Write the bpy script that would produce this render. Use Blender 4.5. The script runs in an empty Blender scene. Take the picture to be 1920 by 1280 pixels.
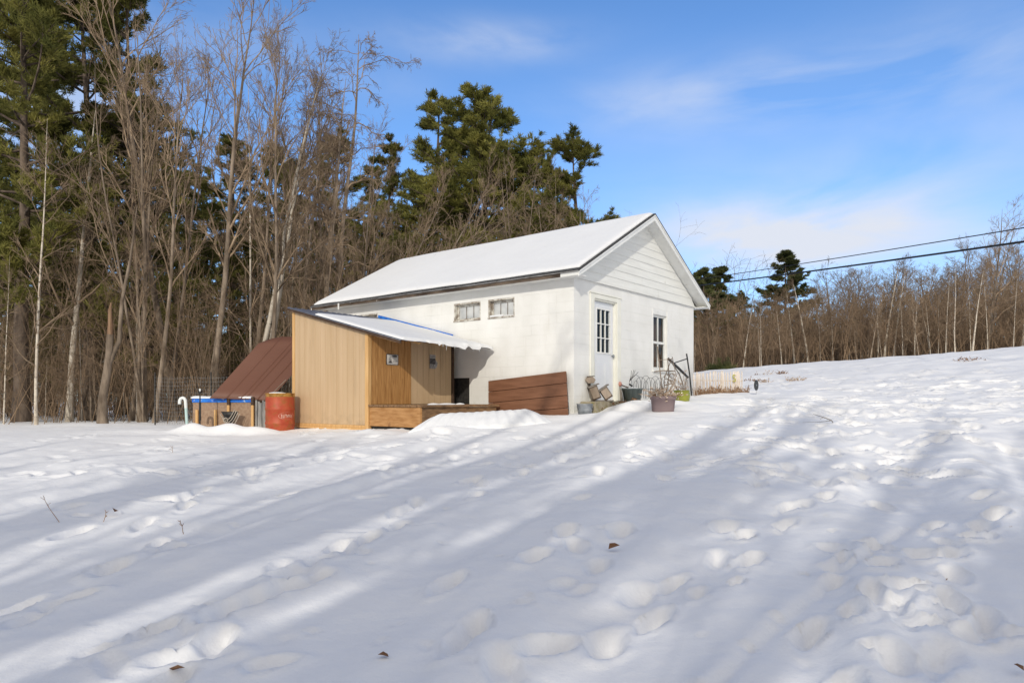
import bpy, math, random
import numpy as np

random.seed(7)
RS = np.random.RandomState
col = bpy.context.scene.collection
PI = math.pi

# ------------------------------------------------------------------ camera constants
F_PX, HY, EYE = 1285.0, 748.0, 1.6          # focal length and horizon row of the 1920x1280 photograph, eye height
def at(px, py, d):
    """point on the ray through a photograph pixel at depth d (metres)"""
    return ((px-960)/F_PX*d, d, EYE-(py-HY)/F_PX*d)

# ------------------------------------------------------------------ object helpers
def tag(o, label=None, cat=None, group=None, kind=None):
    if label: o['label'] = label
    if cat: o['category'] = cat
    if group: o['group'] = group
    if kind: o['kind'] = kind
    return o

def thing(name, label, cat, loc=(0, 0, 0), rz=0.0, group=None):
    o = bpy.data.objects.new(name, None)
    o.empty_display_size = .2
    o.location = loc; o.rotation_euler = (0, 0, rz)
    col.objects.link(o)
    return tag(o, label, cat, group)

def link_mesh(name, me, parent=None):
    o = bpy.data.objects.new(name, me)
    col.objects.link(o)
    if parent is not None: o.parent = parent
    return o

def np_mesh(name, verts, faces, mat, smooth=False, mats=None, midx=None):
    """verts (N,3); faces = list of integer arrays (M,k)"""
    me = bpy.data.meshes.new(name)
    verts = np.asarray(verts, np.float32)
    me.vertices.add(len(verts)); me.vertices.foreach_set('co', verts.ravel())
    loops = np.concatenate([f.ravel() for f in faces]).astype(np.int32)
    sizes = np.concatenate([np.full(len(f), f.shape[1], np.int32) for f in faces])
    starts = np.concatenate([[0], np.cumsum(sizes)[:-1]]).astype(np.int32)
    me.loops.add(len(loops)); me.loops.foreach_set('vertex_index', loops)
    me.polygons.add(len(sizes))
    me.polygons.foreach_set('loop_start', starts)
    try: me.polygons.foreach_set('loop_total', sizes)
    except Exception: pass
    if smooth: me.polygons.foreach_set('use_smooth', np.ones(len(sizes), bool))
    if mats:
        for m in mats: me.materials.append(m)
        if midx is not None: me.polygons.foreach_set('material_index', np.asarray(midx, np.int32))
    else: me.materials.append(mat)
    me.update(calc_edges=True); me.validate()
    return me

class MB:
    """collects shapes; build() links them as ONE mesh object"""
    def __init__(s, dz=0.0): s.v = []; s.f = []; s.sm = []; s.dz = dz
    def add(s, vs, fs, smooth=False):
        n = len(s.v); s.v += [tuple(v) for v in vs]
        for f in fs: s.f.append(tuple(i+n for i in f)); s.sm.append(smooth)
    def box(s, x0, x1, y0, y1, z0, z1):
        vs = [(x, y, z) for z in (z0, z1) for y in (y0, y1) for x in (x0, x1)]
        s.add(vs, [(0, 2, 3, 1), (4, 5, 7, 6), (0, 1, 5, 4), (2, 6, 7, 3), (0, 4, 6, 2), (1, 3, 7, 5)])
    def quad(s, a, b, c, d): s.add([a, b, c, d], [(0, 1, 2, 3)])
    def obox(s, c, u, v, w):
        """oriented box: centre c and three half vectors"""
        c, u, v, w = map(np.array, (c, u, v, w))
        vs = [c+i*u+j*v+k*w for k in (-1, 1) for j in (-1, 1) for i in (-1, 1)]
        s.add(vs, [(0, 2, 3, 1), (4, 5, 7, 6), (0, 1, 5, 4), (2, 6, 7, 3), (0, 4, 6, 2), (1, 3, 7, 5)])
    def prism(s, prof, p0, p1, up=(0, 0, 1)):
        """profile [(side,up)...] swept from p0 to p1"""
        p0, p1 = np.array(p0, float), np.array(p1, float)
        t = (p1-p0)/np.linalg.norm(p1-p0); up = np.array(up, float)
        sd = np.cross(t, up); sd /= np.linalg.norm(sd); up = np.cross(sd, t)
        n = len(prof)
        vs = [p+sd*a+up*b for p in (p0, p1) for a, b in prof]
        s.add(vs, [(i, (i+1) % n, n+(i+1) % n, n+i) for i in range(n)]+[tuple(range(n))[::-1], tuple(range(n, 2*n))])
    def tube(s, pts, r, n=8, caps=True):
        pts = [np.array(p, float) for p in pts]; m = len(pts)
        rr = r if hasattr(r, '__len__') else [r]*m
        T = [pts[min(i+1, m-1)]-pts[max(i-1, 0)] for i in range(m)]
        ref = np.array([0.31, 0.47, 0.83]); vs = []
        u = None
        for i in range(m):
            t = T[i]/(np.linalg.norm(T[i])+1e-9)
            if u is None: u = np.cross(t, ref)
            u = u-t*np.dot(u, t); u /= np.linalg.norm(u)+1e-9; w = np.cross(t, u)
            for k in range(n):
                a = 2*PI*k/n; vs.append(pts[i]+rr[i]*(math.cos(a)*u+math.sin(a)*w))
        fs = [(i*n+k, i*n+(k+1) % n, (i+1)*n+(k+1) % n, (i+1)*n+k) for i in range(m-1) for k in range(n)]
        s.add(vs, fs, True)
        if caps: s.add(vs[:n][::-1], [tuple(range(n))]); s.add(vs[-n:], [tuple(range(n))])
    def lathe(s, prof, c=(0, 0, 0), n=32, sx=1, sy=1, smooth=True, power=None):
        """profile [(r,z)...] turned about z; power squares the plan (superellipse)"""
        vs = []
        for r, z in prof:
            for k in range(n):
                a = 2*PI*k/n; ca, sa = math.cos(a), math.sin(a)
                q = 1.0 if power is None else (abs(ca)**power+abs(sa)**power)**(-1/power)
                vs.append((c[0]+r*q*ca*sx, c[1]+r*q*sa*sy, c[2]+z))
        fs = [(i*n+k, i*n+(k+1) % n, (i+1)*n+(k+1) % n, (i+1)*n+k) for i in range(len(prof)-1) for k in range(n)]
        s.add(vs, fs, smooth)
    def build(s, name, mat, parent=None, bevel=0.0):
        me = bpy.data.meshes.new(name)
        me.from_pydata([(x, y, z-s.dz) for x, y, z in s.v], [], s.f)
        me.polygons.foreach_set('use_smooth', s.sm); me.materials.append(mat); me.update()
        o = link_mesh(name, me, parent)
        if bevel:
            m = o.modifiers.new('bevel', 'BEVEL'); m.width = bevel; m.segments = 2; m.limit_method = 'ANGLE'; m.angle_limit = .6
        return o

# ------------------------------------------------------------------ materials
def mat(name, c1, c2=None, rough=.7, scale=6.0, bump=0.0, bscale=None, stretch=(1, 1, 1), metal=0.0, spec=.3, detail=6, obj_rand=0.0, lo=.35, hi=.65, bdist=.02):
    m = bpy.data.materials.new(name); m.use_nodes = True
    nt = m.node_tree; N = nt.nodes; L = nt.links
    b = N['Principled BSDF']; b.inputs['Roughness'].default_value = rough
    b.inputs['Metallic'].default_value = metal; b.inputs['Specular IOR Level'].default_value = spec
    tc = N.new('ShaderNodeTexCoord'); mp = N.new('ShaderNodeMapping'); mp.inputs['Scale'].default_value = stretch
    L.new(tc.outputs['Object'], mp.inputs['Vector'])
    no = N.new('ShaderNodeTexNoise'); no.inputs['Scale'].default_value = scale; no.inputs['Detail'].default_value = detail
    L.new(mp.outputs[0], no.inputs['Vector'])
    cr = N.new('ShaderNodeValToRGB'); cr.color_ramp.elements[0].position = lo; cr.color_ramp.elements[1].position = hi
    cr.color_ramp.elements[0].color = (*c1, 1); cr.color_ramp.elements[1].color = (*(c2 or c1), 1)
    L.new(no.outputs['Fac'], cr.inputs['Fac'])
    out = cr.outputs['Color']
    if obj_rand:
        oi = N.new('ShaderNodeObjectInfo'); hs = N.new('ShaderNodeHueSaturation')
        mr = N.new('ShaderNodeMapRange'); mr.inputs['To Min'].default_value = 1-obj_rand; mr.inputs['To Max'].default_value = 1+obj_rand
        L.new(oi.outputs['Random'], mr.inputs['Value']); L.new(mr.outputs[0], hs.inputs['Value']); L.new(out, hs.inputs['Color'])
        out = hs.outputs['Color']
    L.new(out, b.inputs['Base Color'])
    if bump:
        n2 = N.new('ShaderNodeTexNoise'); n2.inputs['Scale'].default_value = bscale or scale*3; n2.inputs['Detail'].default_value = 5
        L.new(mp.outputs[0], n2.inputs['Vector'])
        bp = N.new('ShaderNodeBump'); bp.inputs['Strength'].default_value = bump; bp.inputs['Distance'].default_value = bdist
        L.new(n2.outputs['Fac'], bp.inputs['Height']); L.new(bp.outputs[0], b.inputs['Normal'])
    m['_out'] = 1
    return m

def overlay(m, color, scale, lo, hi, stretch=(1, 1, 1), coord='Object', zfade=None):
    """mix a weathering colour over the base colour through a noise mask"""
    nt = m.node_tree; N = nt.nodes; L = nt.links; b = N['Principled BSDF']
    src = b.inputs['Base Color'].links[0].from_socket
    tc = N.new('ShaderNodeTexCoord'); mp = N.new('ShaderNodeMapping'); mp.inputs['Scale'].default_value = stretch
    L.new(tc.outputs[coord], mp.inputs['Vector'])
    no = N.new('ShaderNodeTexNoise'); no.inputs['Scale'].default_value = scale; no.inputs['Detail'].default_value = 8
    no.inputs['Roughness'].default_value = .65
    L.new(mp.outputs[0], no.inputs['Vector'])
    mr = N.new('ShaderNodeMapRange'); mr.inputs['From Min'].default_value = lo; mr.inputs['From Max'].default_value = hi
    L.new(no.outputs['Fac'], mr.inputs['Value'])
    fac = mr.outputs[0]
    if zfade:                                    # mask only near a height range (local z)
        sp = N.new('ShaderNodeSeparateXYZ'); L.new(tc.outputs['Object'], sp.inputs[0])
        m2 = N.new('ShaderNodeMapRange'); m2.inputs['From Min'].default_value = zfade[0]; m2.inputs['From Max'].default_value = zfade[1]
        m2.inputs['To Min'].default_value = 1; m2.inputs['To Max'].default_value = 0
        L.new(sp.outputs['Z'], m2.inputs['Value'])
        mu = N.new('ShaderNodeMath'); mu.operation = 'MULTIPLY'; L.new(fac, mu.inputs[0]); L.new(m2.outputs[0], mu.inputs[1]); fac = mu.outputs[0]
    mx = N.new('ShaderNodeMix'); mx.data_type = 'RGBA'
    mx.inputs['B'].default_value = (*color, 1)
    L.new(fac, mx.inputs['Factor']); L.new(src, mx.inputs['A']); L.new(mx.outputs['Result'], b.inputs['Base Color'])
    return m

def snow_mat(name, c=(.86, .86, .86), fine=60.0, bump=.35):
    m = bpy.data.materials.new(name); m.use_nodes = True
    N = m.node_tree.nodes; L = m.node_tree.links; b = N['Principled BSDF']
    b.inputs['Roughness'].default_value = .65; b.inputs['Specular IOR Level'].default_value = .25
    tc = N.new('ShaderNodeTexCoord')
    n0 = N.new('ShaderNodeTexNoise'); n0.inputs['Scale'].default_value = .9; n0.inputs['Detail'].default_value = 6
    L.new(tc.outputs['Object'], n0.inputs['Vector'])
    cr = N.new('ShaderNodeValToRGB'); cr.color_ramp.elements[0].position = .3; cr.color_ramp.elements[1].position = .7
    cr.color_ramp.elements[0].color = (c[0]*.955, c[1]*.955, c[2]*.96, 1); cr.color_ramp.elements[1].color = (*c, 1)
    L.new(n0.outputs['Fac'], cr.inputs['Fac']); L.new(cr.outputs[0], b.inputs['Base Color'])
    n1 = N.new('ShaderNodeTexNoise'); n1.inputs['Scale'].default_value = fine; n1.inputs['Detail'].default_value = 5
    n2 = N.new('ShaderNodeTexNoise'); n2.inputs['Scale'].default_value = 5; n2.inputs['Detail'].default_value = 6
    L.new(tc.outputs['Object'], n1.inputs['Vector']); L.new(tc.outputs['Object'], n2.inputs['Vector'])
    b1 = N.new('ShaderNodeBump'); b1.inputs['Strength'].default_value = bump; b1.inputs['Distance'].default_value = .006
    b2 = N.new('ShaderNodeBump'); b2.inputs['Strength'].default_value = .5; b2.inputs['Distance'].default_value = .03
    L.new(n1.outputs['Fac'], b1.inputs['Height']); L.new(n2.outputs['Fac'], b2.inputs['Height'])
    L.new(b2.outputs[0], b1.inputs['Normal']); L.new(b1.outputs[0], b.inputs['Normal'])
    return m

def block_mat(name, axis):
    """white painted concrete block; axis = local horizontal axis of the wall (0 or 1)"""
    m = mat(name, (.74, .735, .70), (.82, .815, .785), rough=.75, scale=2.2, lo=.3, hi=.7)
    N = m.node_tree.nodes; L = m.node_tree.links; b = N['Principled BSDF']
    tc = N.new('ShaderNodeTexCoord'); sp = N.new('ShaderNodeSeparateXYZ'); cb = N.new('ShaderNodeCombineXYZ')
    L.new(tc.outputs['Object'], sp.inputs[0]); L.new(sp.outputs[axis], cb.inputs[0]); L.new(sp.outputs[2], cb.inputs[1])
    br = N.new('ShaderNodeTexBrick'); br.inputs['Scale'].default_value = 1; br.inputs['Brick Width'].default_value = .406
    br.inputs['Row Height'].default_value = .2032; br.inputs['Mortar Size'].default_value = .0055; br.inputs['Mortar Smooth'].default_value = .45
    br.inputs['Color1'].default_value = (1, 1, 1, 1); br.inputs['Color2'].default_value = (.93, .93, .93, 1); br.inputs['Mortar'].default_value = (.0, .0, .0, 1)
    L.new(cb.outputs[0], br.inputs['Vector'])
    no = N.new('ShaderNodeTexNoise'); no.inputs['Scale'].default_value = 1.7; no.inputs['Detail'].default_value = 3
    L.new(tc.outputs['Object'], no.inputs['Vector'])
    mr = N.new('ShaderNodeMapRange'); mr.inputs['From Min'].default_value = .35; mr.inputs['From Max'].default_value = .65
    mr.inputs['To Min'].default_value = .12; mr.inputs['To Max'].default_value = .6
    L.new(no.outputs['Fac'], mr.inputs['Value'])
    n3 = N.new('ShaderNodeTexNoise'); n3.inputs['Scale'].default_value = 45; n3.inputs['Detail'].default_value = 5
    L.new(tc.outputs['Object'], n3.inputs['Vector'])
    b1 = N.new('ShaderNodeBump'); b1.inputs['Distance'].default_value = .008
    L.new(mr.outputs[0], b1.inputs['Strength']); L.new(br.outputs['Color'], b1.inputs['Height'])
    b2 = N.new('ShaderNodeBump'); b2.inputs['Strength'].default_value = .25; b2.inputs['Distance'].default_value = .006
    L.new(n3.outputs['Fac'], b2.inputs['Height']); L.new(b1.outputs[0], b2.inputs['Normal']); L.new(b2.outputs[0], b.inputs['Normal'])
    src = b.inputs['Base Color'].links[0].from_socket          # faint dirt in the joints
    mu = N.new('ShaderNodeMath'); mu.operation = 'MULTIPLY'
    L.new(br.outputs['Fac'], mu.inputs[0]); L.new(mr.outputs[0], mu.inputs[1])
    m3 = N.new('ShaderNodeMath'); m3.operation = 'MULTIPLY'; m3.inputs[1].default_value = .2; L.new(mu.outputs[0], m3.inputs[0])
    mx = N.new('ShaderNodeMix'); mx.data_type = 'RGBA'; mx.inputs['B'].default_value = (.45, .42, .36, 1)
    L.new(m3.outputs[0], mx.inputs['Factor']); L.new(src, mx.inputs['A']); L.new(mx.outputs['Result'], b.inputs['Base Color'])
    overlay(m, (.33, .33, .22), 5, .50, .75, zfade=(.02, .45))
    overlay(m, (.56, .53, .45), 2.2, .58, 1.1, stretch=(2.5, 2.5, .35))
    return m

def glass_mat(name, tint=(.9, .95, .95), refl=.9):
    m = bpy.data.materials.new(name); m.use_nodes = True
    N = m.node_tree.nodes; L = m.node_tree.links; N.remove(N['Principled BSDF'])
    tr = N.new('ShaderNodeBsdfTransparent'); tr.inputs[0].default_value = (*tint, 1)
    gl = N.new('ShaderNodeBsdfGlossy'); gl.inputs['Roughness'].default_value = .02
    fr = N.new('ShaderNodeFresnel'); fr.inputs['IOR'].default_value = 1.5
    mx = N.new('ShaderNodeMixShader'); dm = N.new('ShaderNodeMath'); dm.operation = 'MULTIPLY'; dm.inputs[1].default_value = .55
    L.new(fr.outputs[0], dm.inputs[0]); L.new(dm.outputs[0], mx.inputs[0]); L.new(tr.outputs[0], mx.inputs[1]); L.new(gl.outputs[0], mx.inputs[2])
    L.new(mx.outputs[0], N['Material Output'].inputs[0])
    return m

def needle_mat(name, c1, c2):
    m = bpy.data.materials.new(name); m.use_nodes = True
    N = m.node_tree.nodes; L = m.node_tree.links; N.remove(N['Principled BSDF'])
    tc = N.new('ShaderNodeTexCoord'); no = N.new('ShaderNodeTexNoise'); no.inputs['Scale'].default_value = .9; no.inputs['Detail'].default_value = 4
    L.new(tc.outputs['Object'], no.inputs['Vector'])
    cr = N.new('ShaderNodeValToRGB'); cr.color_ramp.elements[0].position = .35; cr.color_ramp.elements[1].position = .68
    cr.color_ramp.elements[0].color = (*c1, 1); cr.color_ramp.elements[1].color = (*c2, 1)
    L.new(no.outputs['Fac'], cr.inputs['Fac'])
    oi = N.new('ShaderNodeObjectInfo'); hs = N.new('ShaderNodeHueSaturation'); mr = N.new('ShaderNodeMapRange')
    mr.inputs['To Min'].default_value = .75; mr.inputs['To Max'].default_value = 1.25
    L.new(oi.outputs['Random'], mr.inputs['Value']); L.new(mr.outputs[0], hs.inputs['Value']); L.new(cr.outputs[0], hs.inputs['Color'])
    di = N.new('ShaderNodeBsdfDiffuse'); tl = N.new('ShaderNodeBsdfTranslucent'); mx = N.new('ShaderNodeMixShader'); mx.inputs[0].default_value = .35
    L.new(hs.outputs[0], di.inputs[0]); L.new(hs.outputs[0], tl.inputs[0])
    L.new(di.outputs[0], mx.inputs[1]); L.new(tl.outputs[0], mx.inputs[2]); L.new(mx.outputs[0], N['Material Output'].inputs[0])
    return m

M = {}
M['snow'] = snow_mat('snow')
M['roof_snow'] = snow_mat('roof_snow', (.79, .80, .81), fine=40, bump=.15)
M['block_side'] = block_mat('painted_block_side', 1)
M['block_front'] = block_mat('painted_block_front', 0)
M['white_paint'] = overlay(mat('white_paint', (.72, .72, .69), (.80, .80, .77), rough=.5, scale=4, bump=.1, bscale=30), (.35, .33, .28), 7, .62, .8)
M['siding_paint'] = overlay(mat('siding_paint', (.72, .72, .68), (.80, .80, .76), rough=.6, scale=3, bump=.15, bscale=20, stretch=(.4, 1, 4)), (.48, .46, .38), 5, .6, .85)
M['cream_paint'] = mat('cream_paint', (.76, .75, .66), (.82, .81, .73), rough=.5, scale=5)
M['door_paint'] = mat('door_paint', (.67, .69, .72), (.73, .745, .765), rough=.45, scale=3)
M['rotten_fascia'] = overlay(mat('rotten_fascia', (.05, .035, .026), (.16, .12, .09), rough=.9, scale=9, bump=.5, stretch=(1, .25, 1)), (.62, .6, .55), 5, .66, .74)
M['old_wood'] = mat('old_wood', (.20, .155, .115), (.36, .29, .23), rough=.85, scale=7, bump=.4, bscale=30, stretch=(1, 1, .2))
M['frame_wood'] = overlay(mat('peeling_frame_paint', (.22, .18, .14), (.38, .32, .26), rough=.85, scale=7, bump=.4, bscale=30), (.66, .64, .58), 6, .42, .56)
M['grey_wood'] = mat('weathered_grey_wood', (.13, .115, .10), (.27, .24, .21), rough=.9, scale=9, bump=.5, bscale=40)
M['shingle'] = mat('shingle', (.035, .035, .037), (.09, .09, .09), rough=.9, scale=25, bump=.6)
M['glass'] = glass_mat('window_glass')
M['frosted'] = mat('frosted_pane', (.36, .38, .40), (.66, .67, .66), rough=.25, scale=3.5, spec=.5, lo=.3, hi=.7)
M['dark'] = mat('dark_interior', (.02, .018, .016), (.035, .03, .026), rough=.9)
M['curtain'] = mat('brown_curtain', (.12, .06, .035), (.2, .11, .06), rough=.9, scale=5, stretch=(6, 6, .4))
M['tan_siding'] = overlay(mat('tan_siding', (.50, .35, .20), (.58, .42, .26), rough=.55, scale=2.5, bump=.12, bscale=40, stretch=(3, 3, .15), lo=.3, hi=.7), (.36, .25, .15), 1.6, .55, .9, stretch=(3, 3, .5))
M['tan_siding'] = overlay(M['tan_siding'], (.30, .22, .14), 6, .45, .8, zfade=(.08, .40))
M['ply'] = overlay(mat('orange_plywood', (.33, .155, .045), (.52, .28, .10), rough=.6, scale=5, bump=.15, bscale=20, stretch=(6, 6, .5), lo=.3, hi=.7), (.26, .11, .03), 6, .58, .75, stretch=(4, 4, .6))
M['new_wood'] = overlay(mat('new_pine_lumber', (.56, .32, .12), (.68, .43, .19), rough=.6, scale=5, bump=.15, stretch=(6, 6, .4)), (.30, .14, .05), 9, .66, .78)
M['deck_wood'] = mat('aged_deck_wood', (.15, .085, .045), (.30, .18, .09), rough=.7, scale=6, bump=.3, stretch=(1, 3, 4))
M['deck_side'] = overlay(mat('deck_side_ply', (.34, .165, .055), (.48, .26, .105), rough=.65, scale=4, bump=.2, stretch=(2, 1, 5)), (.16, .07, .03), 4, .6, .75)
M['dark_post'] = mat('dark_stained_post', (.05, .03, .02), (.09, .055, .035), rough=.8, scale=10)
M['metal_roof'] = mat('blue_grey_metal', (.16, .18, .24), (.25, .27, .33), rough=.4, scale=8, metal=.3)
M['drip'] = mat('drip_edge', (.22, .2, .18), (.42, .42, .42), rough=.4, scale=4, metal=.4)
M['blue_tarp'] = overlay(mat('blue_tarp', (.015, .12, .55), (.03, .22, .72), rough=.45, scale=9), (.5, .58, .66), 12, .6, .7)
M['brown_board'] = overlay(mat('brown_board', (.155, .068, .035), (.215, .10, .055), rough=.55, scale=3, bump=.1, bscale=40, stretch=(.6, .6, 5)), (.4, .3, .24), 3, .7, .9)
M['brown_sheet'] = mat('brown_steel_sheet', (.150, .066, .042), (.165, .076, .05), rough=.5, scale=.8)
M['barrel'] = overlay(overlay(mat('barrel_paint', (.37, .055, .025), (.47, .10, .045), rough=.5, scale=6), (.30, .11, .03), 7, .48, .68), (.55, .18, .12), 3, .6, .8)
M['barrel_rim'] = mat('barrel_rim', (.20, .09, .02), (.48, .26, .06), rough=.5, scale=10)
M['logo'] = mat('faded_white_print', (.62, .40, .33), (.80, .68, .60), rough=.6, scale=25)
M['logo_faint'] = mat('faint_print', (.45, .15, .09), (.62, .33, .25), rough=.6, scale=20)
M['osb'] = mat('plywood_board', (.27, .175, .115), (.36, .25, .17), rough=.8, scale=18, bump=.2)
M['grey_board'] = mat('greyed_board', (.16, .155, .15), (.36, .35, .33), rough=.85, scale=9, stretch=(4, 4, .4))
M['pvc'] = mat('pvc_pipe', (.70, .74, .72), (.78, .80, .78), rough=.35, scale=3)
M['pvc_tint'] = mat('pvc_pipe_green', (.46, .62, .60), (.54, .70, .68), rough=.35, scale=3)
M['black_metal'] = mat('black_metal', (.018, .018, .018), (.045, .043, .04), rough=.5, scale=20)
M['wire'] = mat('galvanised_wire', (.22, .22, .22), (.36, .36, .36), rough=.5, metal=.5)
M['rope'] = mat('rope', (.35, .30, .24), (.50, .45, .38), rough=.9, scale=30, bump=.3)
M['zinc'] = mat('galvanised_zinc', (.22, .24, .26), (.36, .38, .40), rough=.45, metal=.5, scale=8)
M['stone'] = overlay(mat('stone', (.24, .20, .13), (.36, .32, .24), rough=.9, scale=9, bump=.6, bscale=22), (.22, .20, .05), 7, .5, .65)
M['leaf_litter'] = mat('leaf_litter', (.13, .06, .03), (.30, .17, .09), rough=.9, scale=12)
M['tub'] = mat('grey_green_plastic', (.10, .125, .125), (.16, .19, .185), rough=.6, scale=4, stretch=(6, 6, 1))
M['purple'] = mat('mauve_plastic', (.185, .135, .14), (.235, .178, .18), rough=.55, scale=3, bump=.05)
M['green_glaze'] = mat('green_glaze', (.19, .20, .014), (.27, .28, .03), rough=.12, spec=.6, scale=3)
M['soil'] = mat('soil', (.03, .02, .015), (.08, .055, .04), rough=.95, scale=20, bump=.5)
M['dry'] = mat('dry_stems', (.24, .13, .07), (.47, .32, .20), rough=.9, scale=14)
M['dry_pale'] = mat('pale_dry_leaf', (.42, .32, .24), (.66, .56, .46), rough=.9, scale=14)
M['pink'] = mat('faded_terracotta', (.38, .17, .13), (.55, .29, .23), rough=.8, scale=12, bump=.3)
M['picket'] = mat('cream_picket', (.68, .58, .48), (.80, .73, .65), rough=.75, scale=9, stretch=(3, 3, .5), obj_rand=.12)
M['ornament'] = mat('ornament_green', (.38, .36, .03), (.52, .48, .07), rough=.5, scale=10)
M['poster'] = mat('poster_paper', (.52, .50, .47), (.70, .68, .64), rough=.7, scale=18)
M['poster_ink'] = mat('poster_ink', (.03, .03, .035), (.12, .11, .11), rough=.7, scale=30)
M['poster_grey'] = mat('poster_grey', (.22, .21, .21), (.42, .41, .39), rough=.7, scale=30)
M['bark'] = mat('grey_brown_bark', (.12, .09, .064), (.31, .245, .185), rough=.95, scale=6, bump=.6, bscale=18, stretch=(1, 1, .3), obj_rand=.25)
M['bark_pale'] = overlay(mat('pale_birch_bark', (.40, .34, .27), (.60, .54, .45), rough=.9, scale=6, bump=.3, stretch=(1, 1, .6), obj_rand=.15), (.09, .07, .05), 5, .56, .66, stretch=(1, 1, 1.6))
M['bark_pine'] = mat('pine_bark', (.065, .048, .037), (.17, .13, .10), rough=.95, scale=5, bump=.8, bscale=14, stretch=(1, 1, .3))
M['twig'] = mat('brown_twig', (.165, .115, .075), (.35, .26, .175), rough=.9, scale=3, obj_rand=.25)
M['brush'] = mat('brown_brush', (.13, .088, .055), (.31, .215, .135), rough=.95, scale=.6)
M['snag'] = mat('broken_heartwood', (.17, .10, .06), (.28, .18, .11), rough=.9, scale=9, bump=.5, stretch=(3, 3, .3))
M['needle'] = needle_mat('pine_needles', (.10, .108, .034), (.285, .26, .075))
M['needle_pale'] = needle_mat('pale_needles', (.12, .13, .038), (.33, .305, .085))  # lighter olive needles of the round and tier pines
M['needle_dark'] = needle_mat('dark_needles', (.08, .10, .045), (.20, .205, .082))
M['cable'] = mat('black_cable', (.012, .012, .014), (.02, .02, .022), rough=.6)

# ------------------------------------------------------------------ terrain
CP = []
def cp(px, py, d): CP.append(at(px, py, d))
for x, z in ((-9, -.25), (-4, -.02), (0, .0), (4, .06), (9, .25)): CP.append((x, 0, z))
for x, z in ((-20, -1.1), (0, -1.2), (20, -.6)): CP.append((x, -20, z))
for x, z in ((-40, -1.2), (0, -1.6), (45, -.6)): CP.append((x, -45, z))
for x, z in ((-2.4, .22), (0, .27), (2.4, .32)): CP.append((x, 3.2, z))
for x, z in ((-4.5, .50), (0, .58), (4.5, .70)): CP.append((x, 6.3, z))
for x, z in ((-7.5, .78), (-3, .83), (1, .93), (6, 1.08)): CP.append((x, 10, z))
cp(0, 806, 14.5); cp(250, 802, 14.5); cp(527, 810, 14.0); cp(690, 805, 12.8); cp(850, 800, 12.3); cp(960, 796, 12.2)
CP += [(1.0, 12.7, 1.31), (2.4, 13.0, 1.38)]
cp(1245, 768, 12.9); cp(1280, 752, 14.6); cp(1340, 741, 17.0); cp(1420, 740, 16.6)
cp(1500, 722, 20); cp(1340, 694, 32); cp(1450, 686, 33); cp(1600, 676, 34); cp(1750, 665, 33); cp(1900, 651, 32)
cp(1700, 757, 13); cp(1900, 757, 12.5); cp(1900, 700, 19); cp(1600, 738, 17); cp(1900, 900, 7.2)
CP += [(-5, 18, 1.05), (-6, 25, .95), (-20, 20, .9), (-30, 40, .8), (-2, 45, 1.0), (10, 45, 2.7), (17, 46, 3.1), (32, 46, 4.0),
       (-45, 75, .5), (0, 80, 1.0), (25, 75, 2.6), (60, 70, 3.8), (45, 25, 4.9), (40, 5, 2.9)]
CP = np.array(CP)
def _tps_k(r2): return np.where(r2 > 0, .5*r2*np.log(np.maximum(r2, 1e-12)), 0)
_n = len(CP); _A = np.zeros((_n+3, _n+3))
_A[:_n, :_n] = _tps_k(((CP[:, None, :2]-CP[None, :, :2])**2).sum(-1))+np.eye(_n)*1.5
_A[:_n, _n] = 1; _A[:_n, _n+1:] = CP[:, :2]; _A[_n:, :_n] = _A[:_n, _n:].T
_W = np.linalg.solve(_A, np.concatenate([CP[:, 2], [0, 0, 0]]))
def G(x, y):
    x = np.clip(np.asarray(x, float), -45, 55); y = np.clip(np.asarray(y, float), -40, 75)
    out = _W[_n]+_W[_n+1]*x+_W[_n+2]*y
    for i in range(_n): out = out+_W[i]*_tps_k((x-CP[i, 0])**2+(y-CP[i, 1])**2)
    return out
_T = RS(3).rand(256, 256)
def vnoise(x, y, s=0):
    x = x+s*17.3; y = y+s*9.7
    xi = np.floor(x).astype(int); yi = np.floor(y).astype(int); fx = x-xi; fy = y-yi
    fx = fx*fx*fx*(fx*(fx*6-15)+10); fy = fy*fy*fy*(fy*(fy*6-15)+10)
    a = _T[xi & 255, yi & 255]; b = _T[(xi+1) & 255, yi & 255]; c = _T[xi & 255, (yi+1) & 255]; d = _T[(xi+1) & 255, (yi+1) & 255]
    return (a*(1-fx)+b*fx)*(1-fy)+(c*(1-fx)+d*fx)*fy-.5
_DD = np.concatenate([np.arange(2.5, 12, .05), np.arange(12, 45, .15)])
def ground_hit(px, py):
    """where the ray through a photograph pixel meets the smooth snow surface"""
    x = (px-960)/F_PX*_DD; z = EYE-(py-HY)/F_PX*_DD
    k = np.nonzero(z <= G(x, _DD))[0]
    k = k[0] if len(k) else len(_DD)-1
    return float(x[k]), float(_DD[k])

HUMPS = [(-6.35, 13.6, .32, .22, .16), (-5.55, 13.45, .32, .25, .17), (-5.95, 13.5, .5, .2, .07), (-4.95, 13.3, .4, .2, .14), (-5.9, 12.7, .9, .3, .06), (-7.4, 13.6, .8, .35, .08),
         (1.9, 12.65, .45, .25, .07), (2.25, 13.35, .35, .28, .14), (2.55, 13.75, .4, .25, .12), (3.2, 13.9, .5, .3, .06), (-1.2, 11.6, .7, .3, .10), (-2.4, 12.0, .4, .2, .05)]
def humps(x, y):
    z = 0
    for hx, hy, sx, sy, h in HUMPS: z = z+h*np.exp(-((x-hx)/sx)**2-((y-hy)/sy)**2)
    return z
def gz(x, y): return float(G(x, y)+humps(x, y))

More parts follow.
